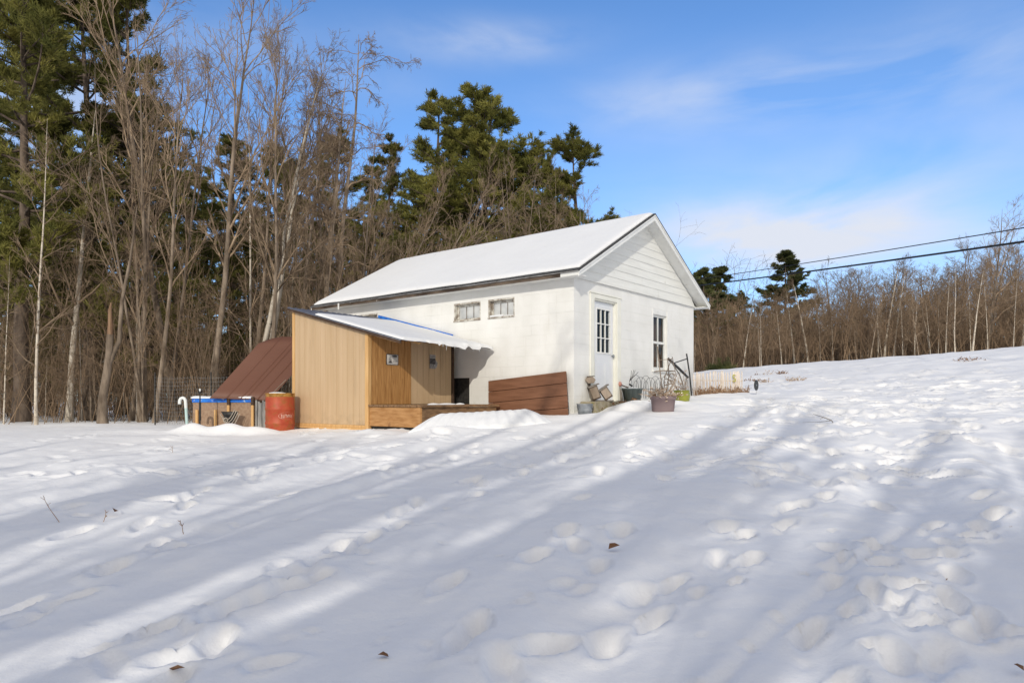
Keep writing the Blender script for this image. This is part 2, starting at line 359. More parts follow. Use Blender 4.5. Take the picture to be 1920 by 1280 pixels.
def axis(segs):
    out = []
    for a, b, s in segs: out += list(np.linspace(a, b, max(1, int(round((b-a)/s))), endpoint=False))
    return np.array(out+[segs[-1][1]])
xs = axis([(-160, -50, 10), (-50, -17, 1.0), (-17, -6.5, .07), (-6.5, 6.5, .03), (6.5, 18, .06), (18, 30, .2), (30, 60, 1.0), (60, 180, 10)])
ys = axis([(-60, -3, 2.0), (-3, 2.4, .2), (2.4, 9, .03), (9, 19, .05), (19, 36, .16), (36, 60, 1.0), (60, 240, 12)])
X, Y = np.meshgrid(xs, ys, indexing='xy')
Z = G(X, Y)+humps(X, Y)
fade = np.clip((70-Y)/30, 0, 1)
Z += fade*(.05*vnoise(X/2.6+Y/6, Y/1.5-X/5, 1)+.042*vnoise(X/.9, Y/.6, 2)+.014*vnoise(X/.3, Y/.22, 3)+.006*vnoise(X/.11, Y/.09, 10))
_s = X*math.cos(.48)-Y*math.sin(.48)            # low wind ridges running away to the right
Z += fade*np.clip((14-Y)/5, 0, 1)*.13*(vnoise(_s/.75, (X*math.sin(.48)+Y*math.cos(.48))/5.5, 12)+.5*vnoise(_s/.25, (X+Y)/3, 13))
Z += fade*np.clip((Y-8)/6, 0, 1)*np.clip((X+2)/6, 0, 1)*(.06*vnoise(X/1.1, Y/.55, 4)+.05*vnoise(X/.5, Y/.35, 5))
rp = RS(11)
DENT = np.zeros_like(Z); RIM = np.zeros_like(Z)
def dent(cx, cy, ang, ln, wd, dp, rim=.25):
    R = max(ln, wd)*1.9
    i0, i1 = np.searchsorted(xs, [cx-R, cx+R]); j0, j1 = np.searchsorted(ys, [cy-R, cy+R])
    if i1-i0 < 2 or j1-j0 < 2: return
    x = X[j0:j1, i0:i1]-cx; y = Y[j0:j1, i0:i1]-cy
    u = x*math.cos(ang)+y*math.sin(ang); v = -x*math.sin(ang)+y*math.cos(ang)
    r = np.sqrt((u/ln)**2+(v/wd)**2)+.45*vnoise(x/.19+cx*7, y/.19+cy*5, 6)+.12*vnoise(x/.06+cx*7, y/.06+cy*5, 7)
    s = 1/(1+np.exp((r-.85)*7.5))
    s = s*(.8+.25*np.clip(v/wd, -1, 1)*math.cos(ang)+.25*np.clip(u/ln, -1, 1)*math.sin(ang))   # deeper at the far wall
    crumb = .35*vnoise(x/.045+cx*3, y/.045, 7)+.25*vnoise(x/.09+cx, y/.09, 8)
    DENT[j0:j1, i0:i1] = np.minimum(DENT[j0:j1, i0:i1], -dp*s*(1+crumb))
    RIM[j0:j1, i0:i1] = np.maximum(RIM[j0:j1, i0:i1], dp*rim*np.exp(-((r-1.3)/.28)**2)*(1+2.2*crumb))
# trails read from the photograph, then the trampled patches
PR = [(940, 1255), (1140, 1190), (1200, 1105), (1345, 1047), (1362, 983), (1510, 945), (1660, 862), (1705, 845), (1590, 905), (1420, 915),
      (285, 1202), (480, 1140), (545, 1112), (320, 1028), (215, 1062), (120, 1125), (60, 1160), (135, 1000), (295, 940), (345, 935), (530, 928), (465, 888), (432, 890),
      (630, 862), (590, 870), (900, 905), (960, 872), (600, 1062), (650, 1040), (690, 1020), (560, 1085), (400, 1215), (360, 1240), (890, 1180), (860, 1215), (840, 1100), (1000, 1060), (1060, 1010),
      (1165, 1000), (1080, 1030), (1120, 1065), (1640, 1130), (1690, 1170), (1790, 1150), (1850, 1180), (1760, 1260), (1680, 1260), (1840, 990), (1790, 1085), (1655, 940), (1560, 905), (1480, 880), (1530, 845), (1610, 815), (1700, 830), (1780, 815), (1830, 805),
      (780, 945), (740, 965), (1180, 870), (1250, 900), (1290, 860), (1400, 860), (1450, 840), (1120, 890)]
for px, py in PR:
    x, y = ground_hit(px, py)
    dent(x, y, PI*.5-.45+rp.randn()*.35, .155+.05*rp.rand(), .068+.02*rp.rand(), .065+.04*rp.rand(), .22)
def scatter(n, pxr, pyr, ln, wd, dp):
    for _ in range(n):
        x, y = ground_hit(rp.uniform(*pxr), rp.uniform(*pyr))
        k = .7+.6*rp.rand()
        dent(x, y, rp.uniform(0, PI), ln*k, wd*k, dp*(.6+.7*rp.rand()), .35)
def trail(pix, step=.62, side=.11):
    pts = [ground_hit(*p) for p in pix]; k = 0; left = 0.0
    for (xa, ya), (xb, yb) in zip(pts[:-1], pts[1:]):
        L_ = math.hypot(xb-xa, yb-ya); ux, uy = (xb-xa)/L_, (yb-ya)/L_; t = left
        while t < L_:
            sg = side*(1 if k % 2 else -1)+rp.randn()*.03
            dent(xa+ux*t-uy*sg+rp.randn()*.03, ya+uy*t+ux*sg+rp.randn()*.03, math.atan2(uy, ux)+rp.randn()*.12, .15+.03*rp.rand(), .062+.012*rp.rand(), .075+.03*rp.rand(), .22)
            if rp.rand() < .6: dent(xa+ux*(t-.2)-uy*sg, ya+uy*(t-.2)+ux*sg, math.atan2(uy, ux), .16, .05, .03, .1)   # toe drag
            t += step*rp.uniform(.85, 1.15); k += 1
        left = t-L_
trail([(260, 1290), (480, 1140), (700, 1010), (900, 905), (1090, 835), (1195, 785)])
trail([(900, 1290), (1140, 1190), (1350, 1045), (1510, 945), (1650, 850), (1900, 785)])
trail([(20, 1130), (215, 1062), (345, 940), (470, 888), (640, 850), (860, 822)])
trail([(1500, 1290), (1640, 1130), (1790, 1000), (1920, 930)])
trail([(1400, 870), (1560, 800), (1750, 745), (1920, 715)])
scatter(70, (150, 1900), (830, 1280), .05, .03, .022)
scatter(60, (1320, 1920), (775, 900), .19, .09, .07)
scatter(190, (1380, 1920), (690, 780), .28, .12, .075)
scatter(20, (1560, 1920), (1000, 1280), .12, .07, .06)
scatter(50, (40, 520), (815, 900), .19, .085, .05)
scatter(75, (560, 1350), (800, 880), .19, .085, .055)
scatter(8, (960, 1400), (880, 1150), .12, .06, .045)
scatter(10, (0, 900), (880, 1280), .13, .06, .04)
Z += DENT+RIM
def crease(pts, w, dp):
    """a narrow furrow in the snow along a polyline"""
    for (xa, ya), (xb, yb) in zip(pts[:-1], pts[1:]):
        i0, i1 = np.searchsorted(xs, [min(xa, xb)-.4, max(xa, xb)+.4]); j0, j1 = np.searchsorted(ys, [min(ya, yb)-.4, max(ya, yb)+.4])
        x = X[j0:j1, i0:i1]; y = Y[j0:j1, i0:i1]
        L = math.hypot(xb-xa, yb-ya); ux, uy = (xb-xa)/L, (yb-ya)/L
        t = np.clip(((x-xa)*ux+(y-ya)*uy)/L, 0, 1)
        s = (-(x-xa)*uy+(y-ya)*ux)+.03*vnoise(x/.5, y/.5, 8)
        k = ((t > 0) & (t < 1))*(.5+vnoise(x/.4, y/.4, 9)+.4)
        Z[j0:j1, i0:i1] += k*(-dp*np.exp(-(s/w)**2)+dp*.7*np.exp(-((s-w*2.4)/(w*2.2))**2))
crease([ground_hit(1330, 1300), ground_hit(1500, 1150), ground_hit(1640, 1035), ground_hit(1705, 985)], .03, .030)
crease([ground_hit(820, 985), ground_hit(700, 1000), ground_hit(610, 1000)], .04, .02)
crease([ground_hit(0, 1175), ground_hit(230, 1060), ground_hit(500, 960), ground_hit(800, 870)], .05, .02)
ny, nx = X.shape
idx = np.arange(nx*ny).reshape(ny, nx)
fq = np.stack([idx[:-1, :-1], idx[:-1, 1:], idx[1:, 1:], idx[1:, :-1]], -1).reshape(-1, 4)
g = link_mesh('snow_ground', np_mesh('snow_ground', np.stack([X, Y, Z], -1).reshape(-1, 3), [fq], M['snow'], smooth=True))
tag(g, kind='structure')
del X, Y, Z, idx, fq

# ------------------------------------------------------------------ tree builders (vectorised)
def norm(v): return v/(np.linalg.norm(v, axis=-1, keepdims=True)+1e-9)
def grow(st, dr, ln, n, wander, trop, rs):
    P = np.zeros((len(st), n, 3)); P[:, 0] = st; d = norm(dr)
    stp = (ln/(n-1))[:, None]
    for i in range(1, n):
        d = norm(d+rs.randn(len(st), 3)*wander+np.array([0, 0, 1])*trop)
        P[:, i] = P[:, i-1]+d*stp
    return P
def sample(P, R, t):
    n = P.shape[1]; f = t*(n-1); i = np.minimum(f.astype(int), n-2); fr = (f-i)
    ar = np.arange(len(P))[:, None]
    pos = P[ar, i]*(1-fr[..., None])+P[ar, i+1]*fr[..., None]
    tan = norm(P[ar, i+1]-P[ar, i]); rad = R[ar, i]*(1-fr)+R[ar, i+1]*fr
    return pos, tan, rad
def sprout(P, R, ln, k, t0, t1, a0, a1, ratio, rs, flat=0.0, up=0.0):
    t = np.sort(rs.uniform(t0, t1, (len(P), k)), 1)
    pos, tan, rad = sample(P, R, t)
    rnd = norm(rs.randn(len(P), k, 3)*np.array([1, 1, 1-flat]))
    perp = norm(rnd-tan*(rnd*tan).sum(-1, keepdims=True))
    a = rs.uniform(a0, a1, (len(P), k, 1))
    d = tan*np.cos(a)+perp*np.sin(a); d[..., 2] += up
    l = ln[:, None]*ratio*(1-.55*t)*rs.uniform(.6, 1.25, t.shape)
    return pos.reshape(-1, 3), d.reshape(-1, 3), l.ravel(), rad.ravel()
def taper(r0, n, end=.25): return r0[:, None]*np.linspace(1, end, n)[None]
def tubes(sets):
    """sets of (paths P,N,3 ; radii P,N ; sides) -> verts, quads"""
    V = []; Q = []; off = 0
    for P, R, k in sets:
        p, n = P.shape[:2]
        T = np.gradient(P, axis=1); T = norm(T)
        ref = np.where(np.abs(T[..., 2:3]) > .8, np.array([1., 0, 0]), np.array([0, 0, 1.]))
        U = norm(np.cross(T, ref)); W = np.cross(T, U)
        a = np.arange(k)*2*PI/k
        ring = P[:, :, None]+R[:, :, None, None]*(np.cos(a)[:, None]*U[:, :, None]+np.sin(a)[:, None]*W[:, :, None])
        V.append(ring.reshape(-1, 3))
        i = (np.arange(p*n).reshape(p, n)*k)[:, :-1, None]+np.arange(k)
        j = (np.arange(p*n).reshape(p, n)*k)[:, :-1, None]+(np.arange(k)+1) % k
        Q.append(np.stack([i, j, j+k, i+k], -1).reshape(-1, 4)+off); off += p*n*k
    return np.concatenate(V), np.concatenate(Q)

def bare_tree(name, seed, H=12, r=.13, stems=1, spread=.12, k=(13, 8, 6, 3), ang=(.35, .75), t0=.25, lratio=.42, wander=.06, trunk_mat='bark', lean=0.0, droop=.05, twigr=.005, branch_wander=.12):
    rs = RS(seed)
    st = np.zeros((stems, 3)); st[:, :2] = rs.randn(stems, 2)*.12*(stems > 1)
    dr = np.zeros((stems, 3)); dr[:, 2] = 1; dr[:, :2] = rs.randn(stems, 2)*spread; dr[:, 0] += lean
    ln = H*rs.uniform(.82, 1.0, stems); ln[0] = H
    n0 = 14; P0 = grow(st, dr, ln, n0, wander*.5, .03, rs)
    r0 = r*rs.uniform(.6, 1, stems); r0[0] = r
    R0 = r0[:, None]*(np.linspace(1, 0, n0)**.8*.93+.05)[None]
    R0[:, 0] *= 1.35
    s, d, l, rr = sprout(P0, R0, ln, k[0], t0, .97, ang[0], ang[1], lratio, rs)
    P1 = grow(s, d, l, 8, branch_wander, droop, rs); R1 = taper(np.minimum(rr*.55, .05), 8, .2)+twigr*.5
    s, d, l2, rr = sprout(P1, R1, l, k[1], .2, 1, .3, .85, .5, rs)
    P2 = grow(s, d, l2, 5, branch_wander*1.2, droop, rs); R2 = taper(np.minimum(rr*.6, .016), 5, .4)+twigr*.35
    s, d, l3, rr = sprout(P2, R2, l2, k[2], .2, 1, .3, .9, .6, rs)
    P3 = grow(s, d, l3, 4, branch_wander*1.3, droop, rs); R3 = np.full((len(P3), 4), twigr)*np.array([1, .9, .75, .5])
    sets = [(P1, R1, 5), (P2, R2, 4), (P3, R3, 3)]
    if k[3]:
        s, d, l4, rr = sprout(P3, R3, l3, k[3], .25, 1, .3, .9, .65, rs)
        P4 = grow(s, d, l4, 3, branch_wander*1.3, droop, rs); R4 = np.full((len(P4), 3), twigr*.7)*np.array([1, .8, .5])
        sets.append((P4, R4, 3))
    v, q = tubes([(P0, R0, 9)]); tm = np_mesh(name+'_trunk', v, [q], M[trunk_mat], True)
    v, q = tubes(sets); cm = np_mesh(name+'_crown', v, [q], M['twig'], True)
    return tm, cm

def pine_tree(name, seed, H=16, r=.24, nb=70, t0=.25, Lmax=2.8, prof='cone', nbl=13, tufts=6, blades=9, blen=.21, bw=.024, up=.12, bare_low=6, mat_n='needle', gaps=0.0, tuft_up=.5):
    rs = RS(seed)
    P0 = grow(np.zeros((1, 3)), np.array([[rs.randn()*.02, rs.randn()*.02, 1.]]), np.array([float(H)]), 16, .015, .05, rs)
    R0 = (r*(np.linspace(1, .04, 16)))[None]; R0[:, 0] *= 1.25
    t = np.sort(rs.uniform(t0, .985, nb))
    if gaps:                                   # layered, plate-like whorls
        lv = np.linspace(t0, .98, int(nb*gaps)); t = np.sort(lv[rs.randint(0, len(lv), nb)]+rs.randn(nb)*.008); t = np.clip(t, t0, .985)
    u = (t-t0)/(1-t0)
    if prof == 'cone': L = Lmax*(1-u)**.75
    elif prof == 'round': L = Lmax*np.sqrt(np.clip(1-(u*1.02-.32)**2/.50, .03, 1))
    else: L = Lmax*(.45+.55*(1-u))*np.where(rs.rand(nb) < .35, .5, 1.0)*np.where(u > .9, .6, 1)
    L = L*rs.uniform(.55, 1.15, nb)+.25
    pos, tan, rad = sample(P0, R0, t[None]); pos = pos[0]; rad = rad[0]
    az = rs.uniform(0, 2*PI, nb); el = up+rs.randn(nb)*.14+.45*u**2
    d = np.stack([np.cos(az)*np.cos(el), np.sin(az)*np.cos(el), np.sin(el)], 1)
    P1 = grow(pos, d, L, 8, .07, .035, rs); R1 = taper(np.minimum(rad*.45, .045*H/16), 8, .15)+.004
    s, d2, l2, rr = sprout(P1, R1, L, nbl, .22, 1, .45, 1.05, .42, rs, flat=.75, up=.12)
    l2 = np.maximum(l2, .25)
    P2 = grow(s, d2, l2, 4, .10, .05, rs); R2 = np.full((len(P2), 4), .006)
    tt = rs.uniform(.2, 1.0, (len(P2), tufts)); tt[:, -1] = 1.0
    tp, td, _ = sample(P2, R2, tt); tp = tp.reshape(-1, 3); td = td.reshape(-1, 3)
    te = P1[:, -1]; tp = np.concatenate([tp, te]); td = np.concatenate([td, norm(P1[:, -1]-P1[:, -2])])
    m = len(tp)
    bd = norm(td[:, None]*.55+norm(rs.randn(m, blades, 3))*.8+np.array([0, 0, tuft_up]))
    side = norm(np.cross(bd, rs.randn(m, blades, 3)))
    bl = blen*rs.uniform(.6, 1.25, (m, blades, 1)); w = bw*rs.uniform(.7, 1.3, (m, blades, 1))
    b0 = tp[:, None]+rs.randn(m, blades, 3)*.03
    V = np.stack([b0-side*w*.4, b0+side*w*.4, b0+bd*bl*.6+side*w*.5, b0+bd*bl, b0+bd*bl*.6-side*w*.5], 2).reshape(-1, 3)
    F5 = np.arange(len(V)).reshape(-1, 5)
    v1, q1 = tubes([(P1, R1, 5), (P2, R2, 3)])
    sets = [(P0, R0, 10)]
    if bare_low:                               # dead snags low on the trunk
        tl = rs.uniform(.08, t0+.1, bare_low*3); p, _, ra = sample(P0, R0, tl[None])
        az = rs.uniform(0, 2*PI, bare_low*3); dd = np.stack([np.cos(az), np.sin(az), rs.uniform(-.2, .3, bare_low*3)], 1)
        PL = grow(p[0], dd, rs.uniform(.5, 1.9, bare_low*3)*Lmax/2.8, 6, .12, 0, rs); sets.append((PL, taper(np.full(len(PL), .022), 6, .2), 4))
    v, q = tubes(sets); tm = np_mesh(name+'_trunk', v, [q], M['bark_pine'], True)
    allv = np.concatenate([v1, V]); midx = np.concatenate([np.zeros(len(q1), int), np.ones(len(F5), int)])
    cm = np_mesh(name+'_crown', allv, [q1, F5+len(v1)], None, False, mats=[M['bark_pine'], M[mat_n]], midx=midx)
    return tm, cm

BT = {                                          # meshes are 12 m tall, scaled per tree
 'maple': bare_tree('maple', 1, r=.105, k=(16, 8, 6, 3), ang=(.3, .6), t0=.3, lratio=.38),
 'forked': bare_tree('forked', 2, r=.105, stems=2, spread=.10, k=(12, 8, 6, 3), ang=(.3, .6), t0=.32, lratio=.36),
 'clump': bare_tree('clump', 3, r=.08, stems=4, spread=.10, k=(9, 7, 5, 3), ang=(.28, .6), t0=.3, lratio=.34),
 'thicket': bare_tree('thicket', 4, r=.052, stems=6, spread=.17, k=(10, 6, 5, 2), ang=(.3, .7), t0=.12, lratio=.30, branch_wander=.16),
 'birch': bare_tree('birch', 5, r=.12, spread=.04, k=(18, 7, 6, 3), ang=(.45, .85), t0=.28, lratio=.26, wander=.03, trunk_mat='bark_pale'),
 'slender': bare_tree('slender', 6, r=.062, k=(20, 6, 5, 3), ang=(.5, 1.0), t0=.15, lratio=.22, spread=.03, wander=.025, trunk_mat='bark_pale'),
 'spread': bare_tree('spread', 7, r=.13, stems=2, spread=.2, k=(13, 8, 6, 3), ang=(.45, .9), t0=.22, lratio=.45, branch_wander=.15),
 'leaning': bare_tree('leaning', 8, r=.115, stems=2, spread=.03, lean=.20, k=(12, 7, 6, 3), ang=(.3, .6), t0=.35, lratio=.34, trunk_mat='bark_pale'),
 'vine': bare_tree('vine', 9, r=.11, stems=2, spread=.07, k=(18, 9, 7, 3), ang=(.5, 1.2), t0=.35, lratio=.26, droop=-.10, branch_wander=.25),
 'sweeping': bare_tree('sweeping', 10, r=.075, stems=5, spread=.28, lean=.38, k=(12, 8, 6, 2), ang=(.25, .55), t0=.15, lratio=.36),
}
PT = {                                          # meshes are 16 m tall
 'tall': pine_tree('tall', 21, nb=80, t0=.24, Lmax=3.7, prof='flat', gaps=.26, nbl=14, tufts=6, blades=10),
 'tall_b': pine_tree('tall_b', 22, nb=90, t0=.2, Lmax=3.5, prof='flat', gaps=.25, nbl=14, tufts=6, blades=10),
 'cone': pine_tree('cone', 23, nb=115, t0=.12, Lmax=3.4, prof='cone', nbl=12, tufts=5, blades=8, blen=.19),
 'round': pine_tree('round', 24, nb=125, t0=.1, Lmax=2.8, prof='round', nbl=14, tufts=6, blades=9, up=.3, mat_n='needle_pale'),
 'tier': pine_tree('tier', 25, nb=54, t0=.18, Lmax=3.1, prof='flat', gaps=.24, nbl=14, tufts=8, blades=9, blen=.23, up=.22, mat_n='needle_pale'),
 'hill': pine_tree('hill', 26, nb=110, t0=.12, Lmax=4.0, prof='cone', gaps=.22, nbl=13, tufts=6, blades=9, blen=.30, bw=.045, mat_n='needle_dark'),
}
def tree(name, meshes, base, x, y, H, label, rz=None, group=None, cat='tree', sink=.08, sx=1.0):
    s = H/base
    root = thing(name, label, cat, (x, y, gz(x, y)-sink), random.uniform(0, 2*PI) if rz is None else rz, group)
    root.scale = (s*sx, s*sx, s)
    link_mesh('trunk', meshes[0], root); link_mesh('crown', meshes[1], root)
    return root
def bare(kind, px, ytop, d, label, **kw):
    x = (px-960)/F_PX*d; zt = EYE-(ytop-HY)/F_PX*d
    return tree(kw.pop('name', 'bare_tree'), BT[kind], 12, x, d, zt-gz(x, d), label, **kw)
def pine(kind, px, ytop, d, label, **kw):
    x = (px-960)/F_PX*d; zt = EYE-(ytop-HY)/F_PX*d
    return tree(kw.pop('name', 'pine_tree'), PT[kind], 16, x, d, zt-gz(x, d), label, **kw)

# --- the pines one can tell apart on the left
pine('tall', 40, -150, 21.5, 'tall layered pine at the left edge of the photo with a thick dark trunk', rz=.4)
pine('tall_b', 165, -110, 25, 'tall pine second from the left edge, behind the thin pale birch', rz=2.1)
pine('cone', 262, -60, 24, 'dense dark pine third from the left, its top cut off by the photo edge', rz=1.0)
pine('cone', 430, 262, 36, 'dark pine low behind the forked bare trees left of the shed', rz=3.3, sx=1.3)
pine('cone', 640, 240, 35, 'dark pine behind the vine covered bare tree above the shed roof', rz=.3, sx=1.15)
pine('cone', 720, 255, 36, 'narrow pine in the gap left of the pointed pine', rz=5.0)
pine('cone', 800, 180, 34, 'tall pointed pine just left of the broad rounded pine', rz=4.2, sx=1.35)
pine('round', 912, 186, 32, 'broad rounded olive green pine above the left end of the snowy roof', rz=.9, sx=1.5)
pine('round', 985, 285, 33, 'shorter bushy pine at the right shoulder of the broad rounded pine', rz=2.4, sx=1.5)
pine('tier', 1075, 258, 28, 'open tiered pine standing alone above the middle of the snowy roof', rz=2.75, sx=1.45)
pine('round', 868, 245, 36, 'pine filling in between the pointed pine and the broad rounded pine', rz=5.1, sx=1.2)
pine('tall', 1025, 300, 34, 'ragged pine between the bushy pine and the open tiered pine', rz=3.6, sx=.9)
pine('cone', 860, 360, 38, 'low pine filling the gap under the broad rounded pine', rz=1.7, sx=1.3)
pine('cone', 1030, 380, 38, 'low pine close above the snowy roof beside the tiered pine', rz=.2, sx=1.2)
gl = 'olive pine among the dark pines behind the bare trees of the left wood'
for px, yt, d in ((-60, 40, 30), (90, 60, 36), (330, 300, 33), (520, 300, 40), (560, 330, 34), (20, 260, 40), (230, 200, 42), (390, 330, 44), (690, 320, 42), (770, 330, 40), (130, 330, 30), (480, 400, 30), (290, 420, 36), (610, 420, 38)):
    pine(random.choice(['tall_b', 'cone', 'cone', 'round']), px, yt+random.uniform(-25, 25), d, gl, group='dark pines behind the left wood', sx=1.15)
# --- the bare trees one can tell apart on the left
bare('slender', 68, 215, 17.5, 'thin pale birch at the left, standing alone before the pines', name='birch_tree', rz=.5)
bare('clump', 262, 60, 19.5, 'clump of thin grey stems left of the forked maple, reaching the sky', rz=1.2)
bare('maple', 330, -20, 22, 'tall grey bare tree with fine upright crown between the pines and the forked tree', rz=.2)
bare('forked', 392, 20, 20, 'forked bare tree with wide fan shaped crown against blue sky left of the leaning birch', rz=2.6)
bare('leaning', 478, 95, 19, 'pale leaning birch rising behind the sloping brown sheet', name='birch_tree', rz=-.25)
bare('vine', 625, 62, 21, 'bare tree hung with tangled vines, topmost behind the shed', rz=.8)
bare('maple', 555, 190, 24, 'slim bare tree between the leaning birch and the vine hung tree', rz=4.0)
bare('sweeping', 655, 215, 20.5, 'brown multi stemmed tree sweeping to the right above the eaves of the white building', rz=-.1)
bare('sweeping', 590, 300, 19.5, 'low sweeping bare bush tree right behind the shed roof', rz=.25)
bare('spread', 1055, 375, 26, 'fine bare tree in front of the tiered pine, just above the roof', rz=.5)
bare('thicket', 985, 270, 25, 'greyish bare thicket tree in front of the bushy pine above the roof', rz=1.5)
bare('birch', 130, 150, 21, 'bare birch between the first two tall pines at the left', name='birch_tree', rz=1.9)
# broken snag with an orange wound, curved at the foot
sx_, sy_ = (193-960)/F_PX*17.2, 17.2
sn = thing('broken_tree', 'curved broken tree stub with torn brown top, standing left of the white pipe', 'tree', (sx_, sy_, gz(sx_, sy_)-.1))
b = MB(); b.tube([(0, 0, 0), (-.02, 0, .35), (.0, 0, .8), (.10, 0, 1.4), (.16, 0, 1.9), (.18, 0, 2.35)], [.15, .115, .10, .09, .085, .08], 12)
b.tube([(.12, -.02, 1.5), (.35, .1, 2.2), (.42, .1, 3.2), (.7, .0, 4.3), (.8, .1, 5.6)], [.06, .055, .045, .03, .012], 7)
b.build('trunk', M['bark'], sn)
b = MB(); b.tube([(.178, 0, 2.28), (.19, .0, 2.6), (.17, .01, 2.95), (.20, .01, 3.15)], [.078, .06, .045, .015], 10)
b.build('torn_wood', M['snag'], sn)
# --- fill of the left wood
def skyline(px):
    return np.interp(px, [-100, 300, 340, 520, 560, 700, 760, 850, 1000, 1150], [400, 430, 390, 380, 330, 310, 350, 410, 400, 420])
rf = RS(5); gl = 'thin bare tree in the crowd filling the wood left of the white building'
for i in range(110):
    px = rf.uniform(-80, 760) if i < 94 else rf.uniform(760, 1140); d = 18+34*rf.rand()**1.2
    if px > 760: d = max(d, 27)
    elif px > 470: d = max(d, 21)
    if d < 21 and 330 < px < 480: d += 4
    yt = skyline(px)+rf.uniform(0, 260)
    kind = rf.choice(['maple', 'maple', 'forked', 'clump', 'thicket', 'slender', 'slender', 'birch', 'maple', 'sweeping'])
    bare(kind, px, yt, d, gl, group='bare trees of the left wood', rz=rf.uniform(0, 6.3), sx=rf.uniform(.6, .85))
for i in range(8):                             # the taller slim ones whose fine crowns stand against the sky
    px = rf.uniform(180, 730); d = rf.uniform(18.5, 25)
    if 330 < px < 500: d = max(d, 21)
    bare(rf.choice(['maple', 'slender', 'maple', 'forked', 'slender']), px, np.interp(px, [0, 300, 560, 730], [60, 70, 110, 260])+rf.uniform(0, 150), d, gl, group='bare trees of the left wood', rz=rf.uniform(0, 6.3), sx=.8)
# --- right wood beyond the crest
pine('hill', 1470, 474, 58, 'lone dark pine towering over the brown wood on the right', rz=.6, sx=1.4)
pine('hill', 1322, 505, 52, 'dark pine peeping out directly behind the right eave of the white building', rz=1.6, sx=1.5)
pine('hill', 1358, 503, 55, 'second dark pine right of the white building, crossed by the wires', rz=3.0, sx=1.5)
pine('cone', 1392, 545, 60, 'small greyish pine between the dark pines and the lone pine on the right', rz=2.0, sx=1.2)
pine('cone', 1450, 570, 62, 'low pine at the foot of the lone dark pine on the right', rz=4.0, sx=1.3)
for px, yt in ((1600, 575), (1655, 560), (1700, 552), (1780, 545), (1830, 540), (1890, 540), (1560, 580), (1735, 548)):
    pine('cone', px, yt, 66, 'low dark pine showing over the brown thicket at the top of the right slope', group='low pines over the right thicket', sx=1.0)
bare('birch', 1675, 500, 39, 'pale straight birch trunk in the middle of the wood on the right', name='birch_tree', rz=.3)
bare('spread', 1850, 395, 38, 'large pale forked bare tree near the right edge, rising above the wires', rz=2.2)
bare('leaning', 1745, 560, 38, 'pale bare tree leaning left at the crest of the right slope', name='birch_tree', rz=2.9)
bare('spread', 1560, 500, 46, 'round headed bare tree right of the lone dark pine', rz=1.1)
bare('maple', 1790, 470, 50, 'fan crowned grey bare tree left of the large forked tree on the right', rz=1.1, sx=1.4)
gl = 'bare brown tree in the dense wood along the crest of the right slope'
for i in range(150):
    px = rf.uniform(1290, 1960); d = 38+26*rf.rand()
    yt = np.interp(px, [1300, 1500, 1700, 1920], [600, 530, 488, 455])+rf.uniform(-10, 90)
    kind = rf.choice(['maple', 'maple', 'forked', 'forked', 'clump', 'thicket', 'birch', 'birch', 'slender', 'spread'])
    bare(kind, px, yt, d, gl, group='bare trees of the right wood', rz=rf.uniform(0, 6.3), sx=1.35)
for i in range(30):                             # pale trunks along the front of the right wood
    px = rf.uniform(1300, 1950); d = rf.uniform(35.5, 38.5)
    bare(rf.choice(['slender', 'birch', 'slender', 'maple']), px, np.interp(px, [1300, 1500, 1700, 1920], [590, 545, 515, 480])+rf.uniform(-20, 60), d, gl, group='bare trees of the right wood', rz=rf.uniform(0, 6.3), sx=1.1)
# --- undergrowth that nobody could count
def brush(name, n, xr, yr, hr, seed, rad, keep=None):
    rs = RS(seed); x = rs.uniform(*xr, n); y = rs.uniform(*yr, n)
    if keep is not None:
        k = keep(x, y); x, y = x[k], y[k]; n = len(x)
    st = np.stack([x, y, G(x, y)-.05], 1); dr = np.stack([rs.randn(n)*.25, rs.randn(n)*.25, np.ones(n)], 1)
    ln = rs.uniform(*hr, n); P = grow(st, dr, ln, 6, .10, .02, rs); R = taper(rs.uniform(.6, 1.3, n)*rad, 6, .3)
    s, d, l, rr = sprout(P, R, ln, 7, .15, 1, .4, 1.1, .42, rs); P2 = grow(s, d, l, 4, .16, .0, rs); R2 = np.full((len(P2), 4), rad*.42)*np.array([1, .85, .65, .4])
    s, d, l, rr = sprout(P2, R2, l, 4, .2, 1, .4, 1.1, .55, rs); P3 = grow(s, d, l, 3, .18, .0, rs); R3 = np.full((len(P3), 3), rad*.28)
    v, q = tubes([(P, R, 4), (P2, R2, 3), (P3, R3, 3)])
    return tag(link_mesh(name, np_mesh(name, v, [q], M['brush'], True)), 'tangled brown leafless undergrowth '+{1: 'under the left wood', 2: 'under the right wood', 3: 'of the far wood behind the trees'}[seed], 'undergrowth', kind='stuff')
brush('undergrowth', 4200, (-32, 6), (17.6, 55), (1.2, 6.0), 1, .010, lambda x, y: (x < -.62*y+4.2+.0*y) | (y > 24))
brush('undergrowth', 5200, (9, 58), (37, 64), (1.5, 5.0), 2, .02, lambda x, y: (x/y > .24) & (x/y < .9))
brush('distant_wood', 1500, (-75, 25), (58, 92), (5, 12), 3, .03)
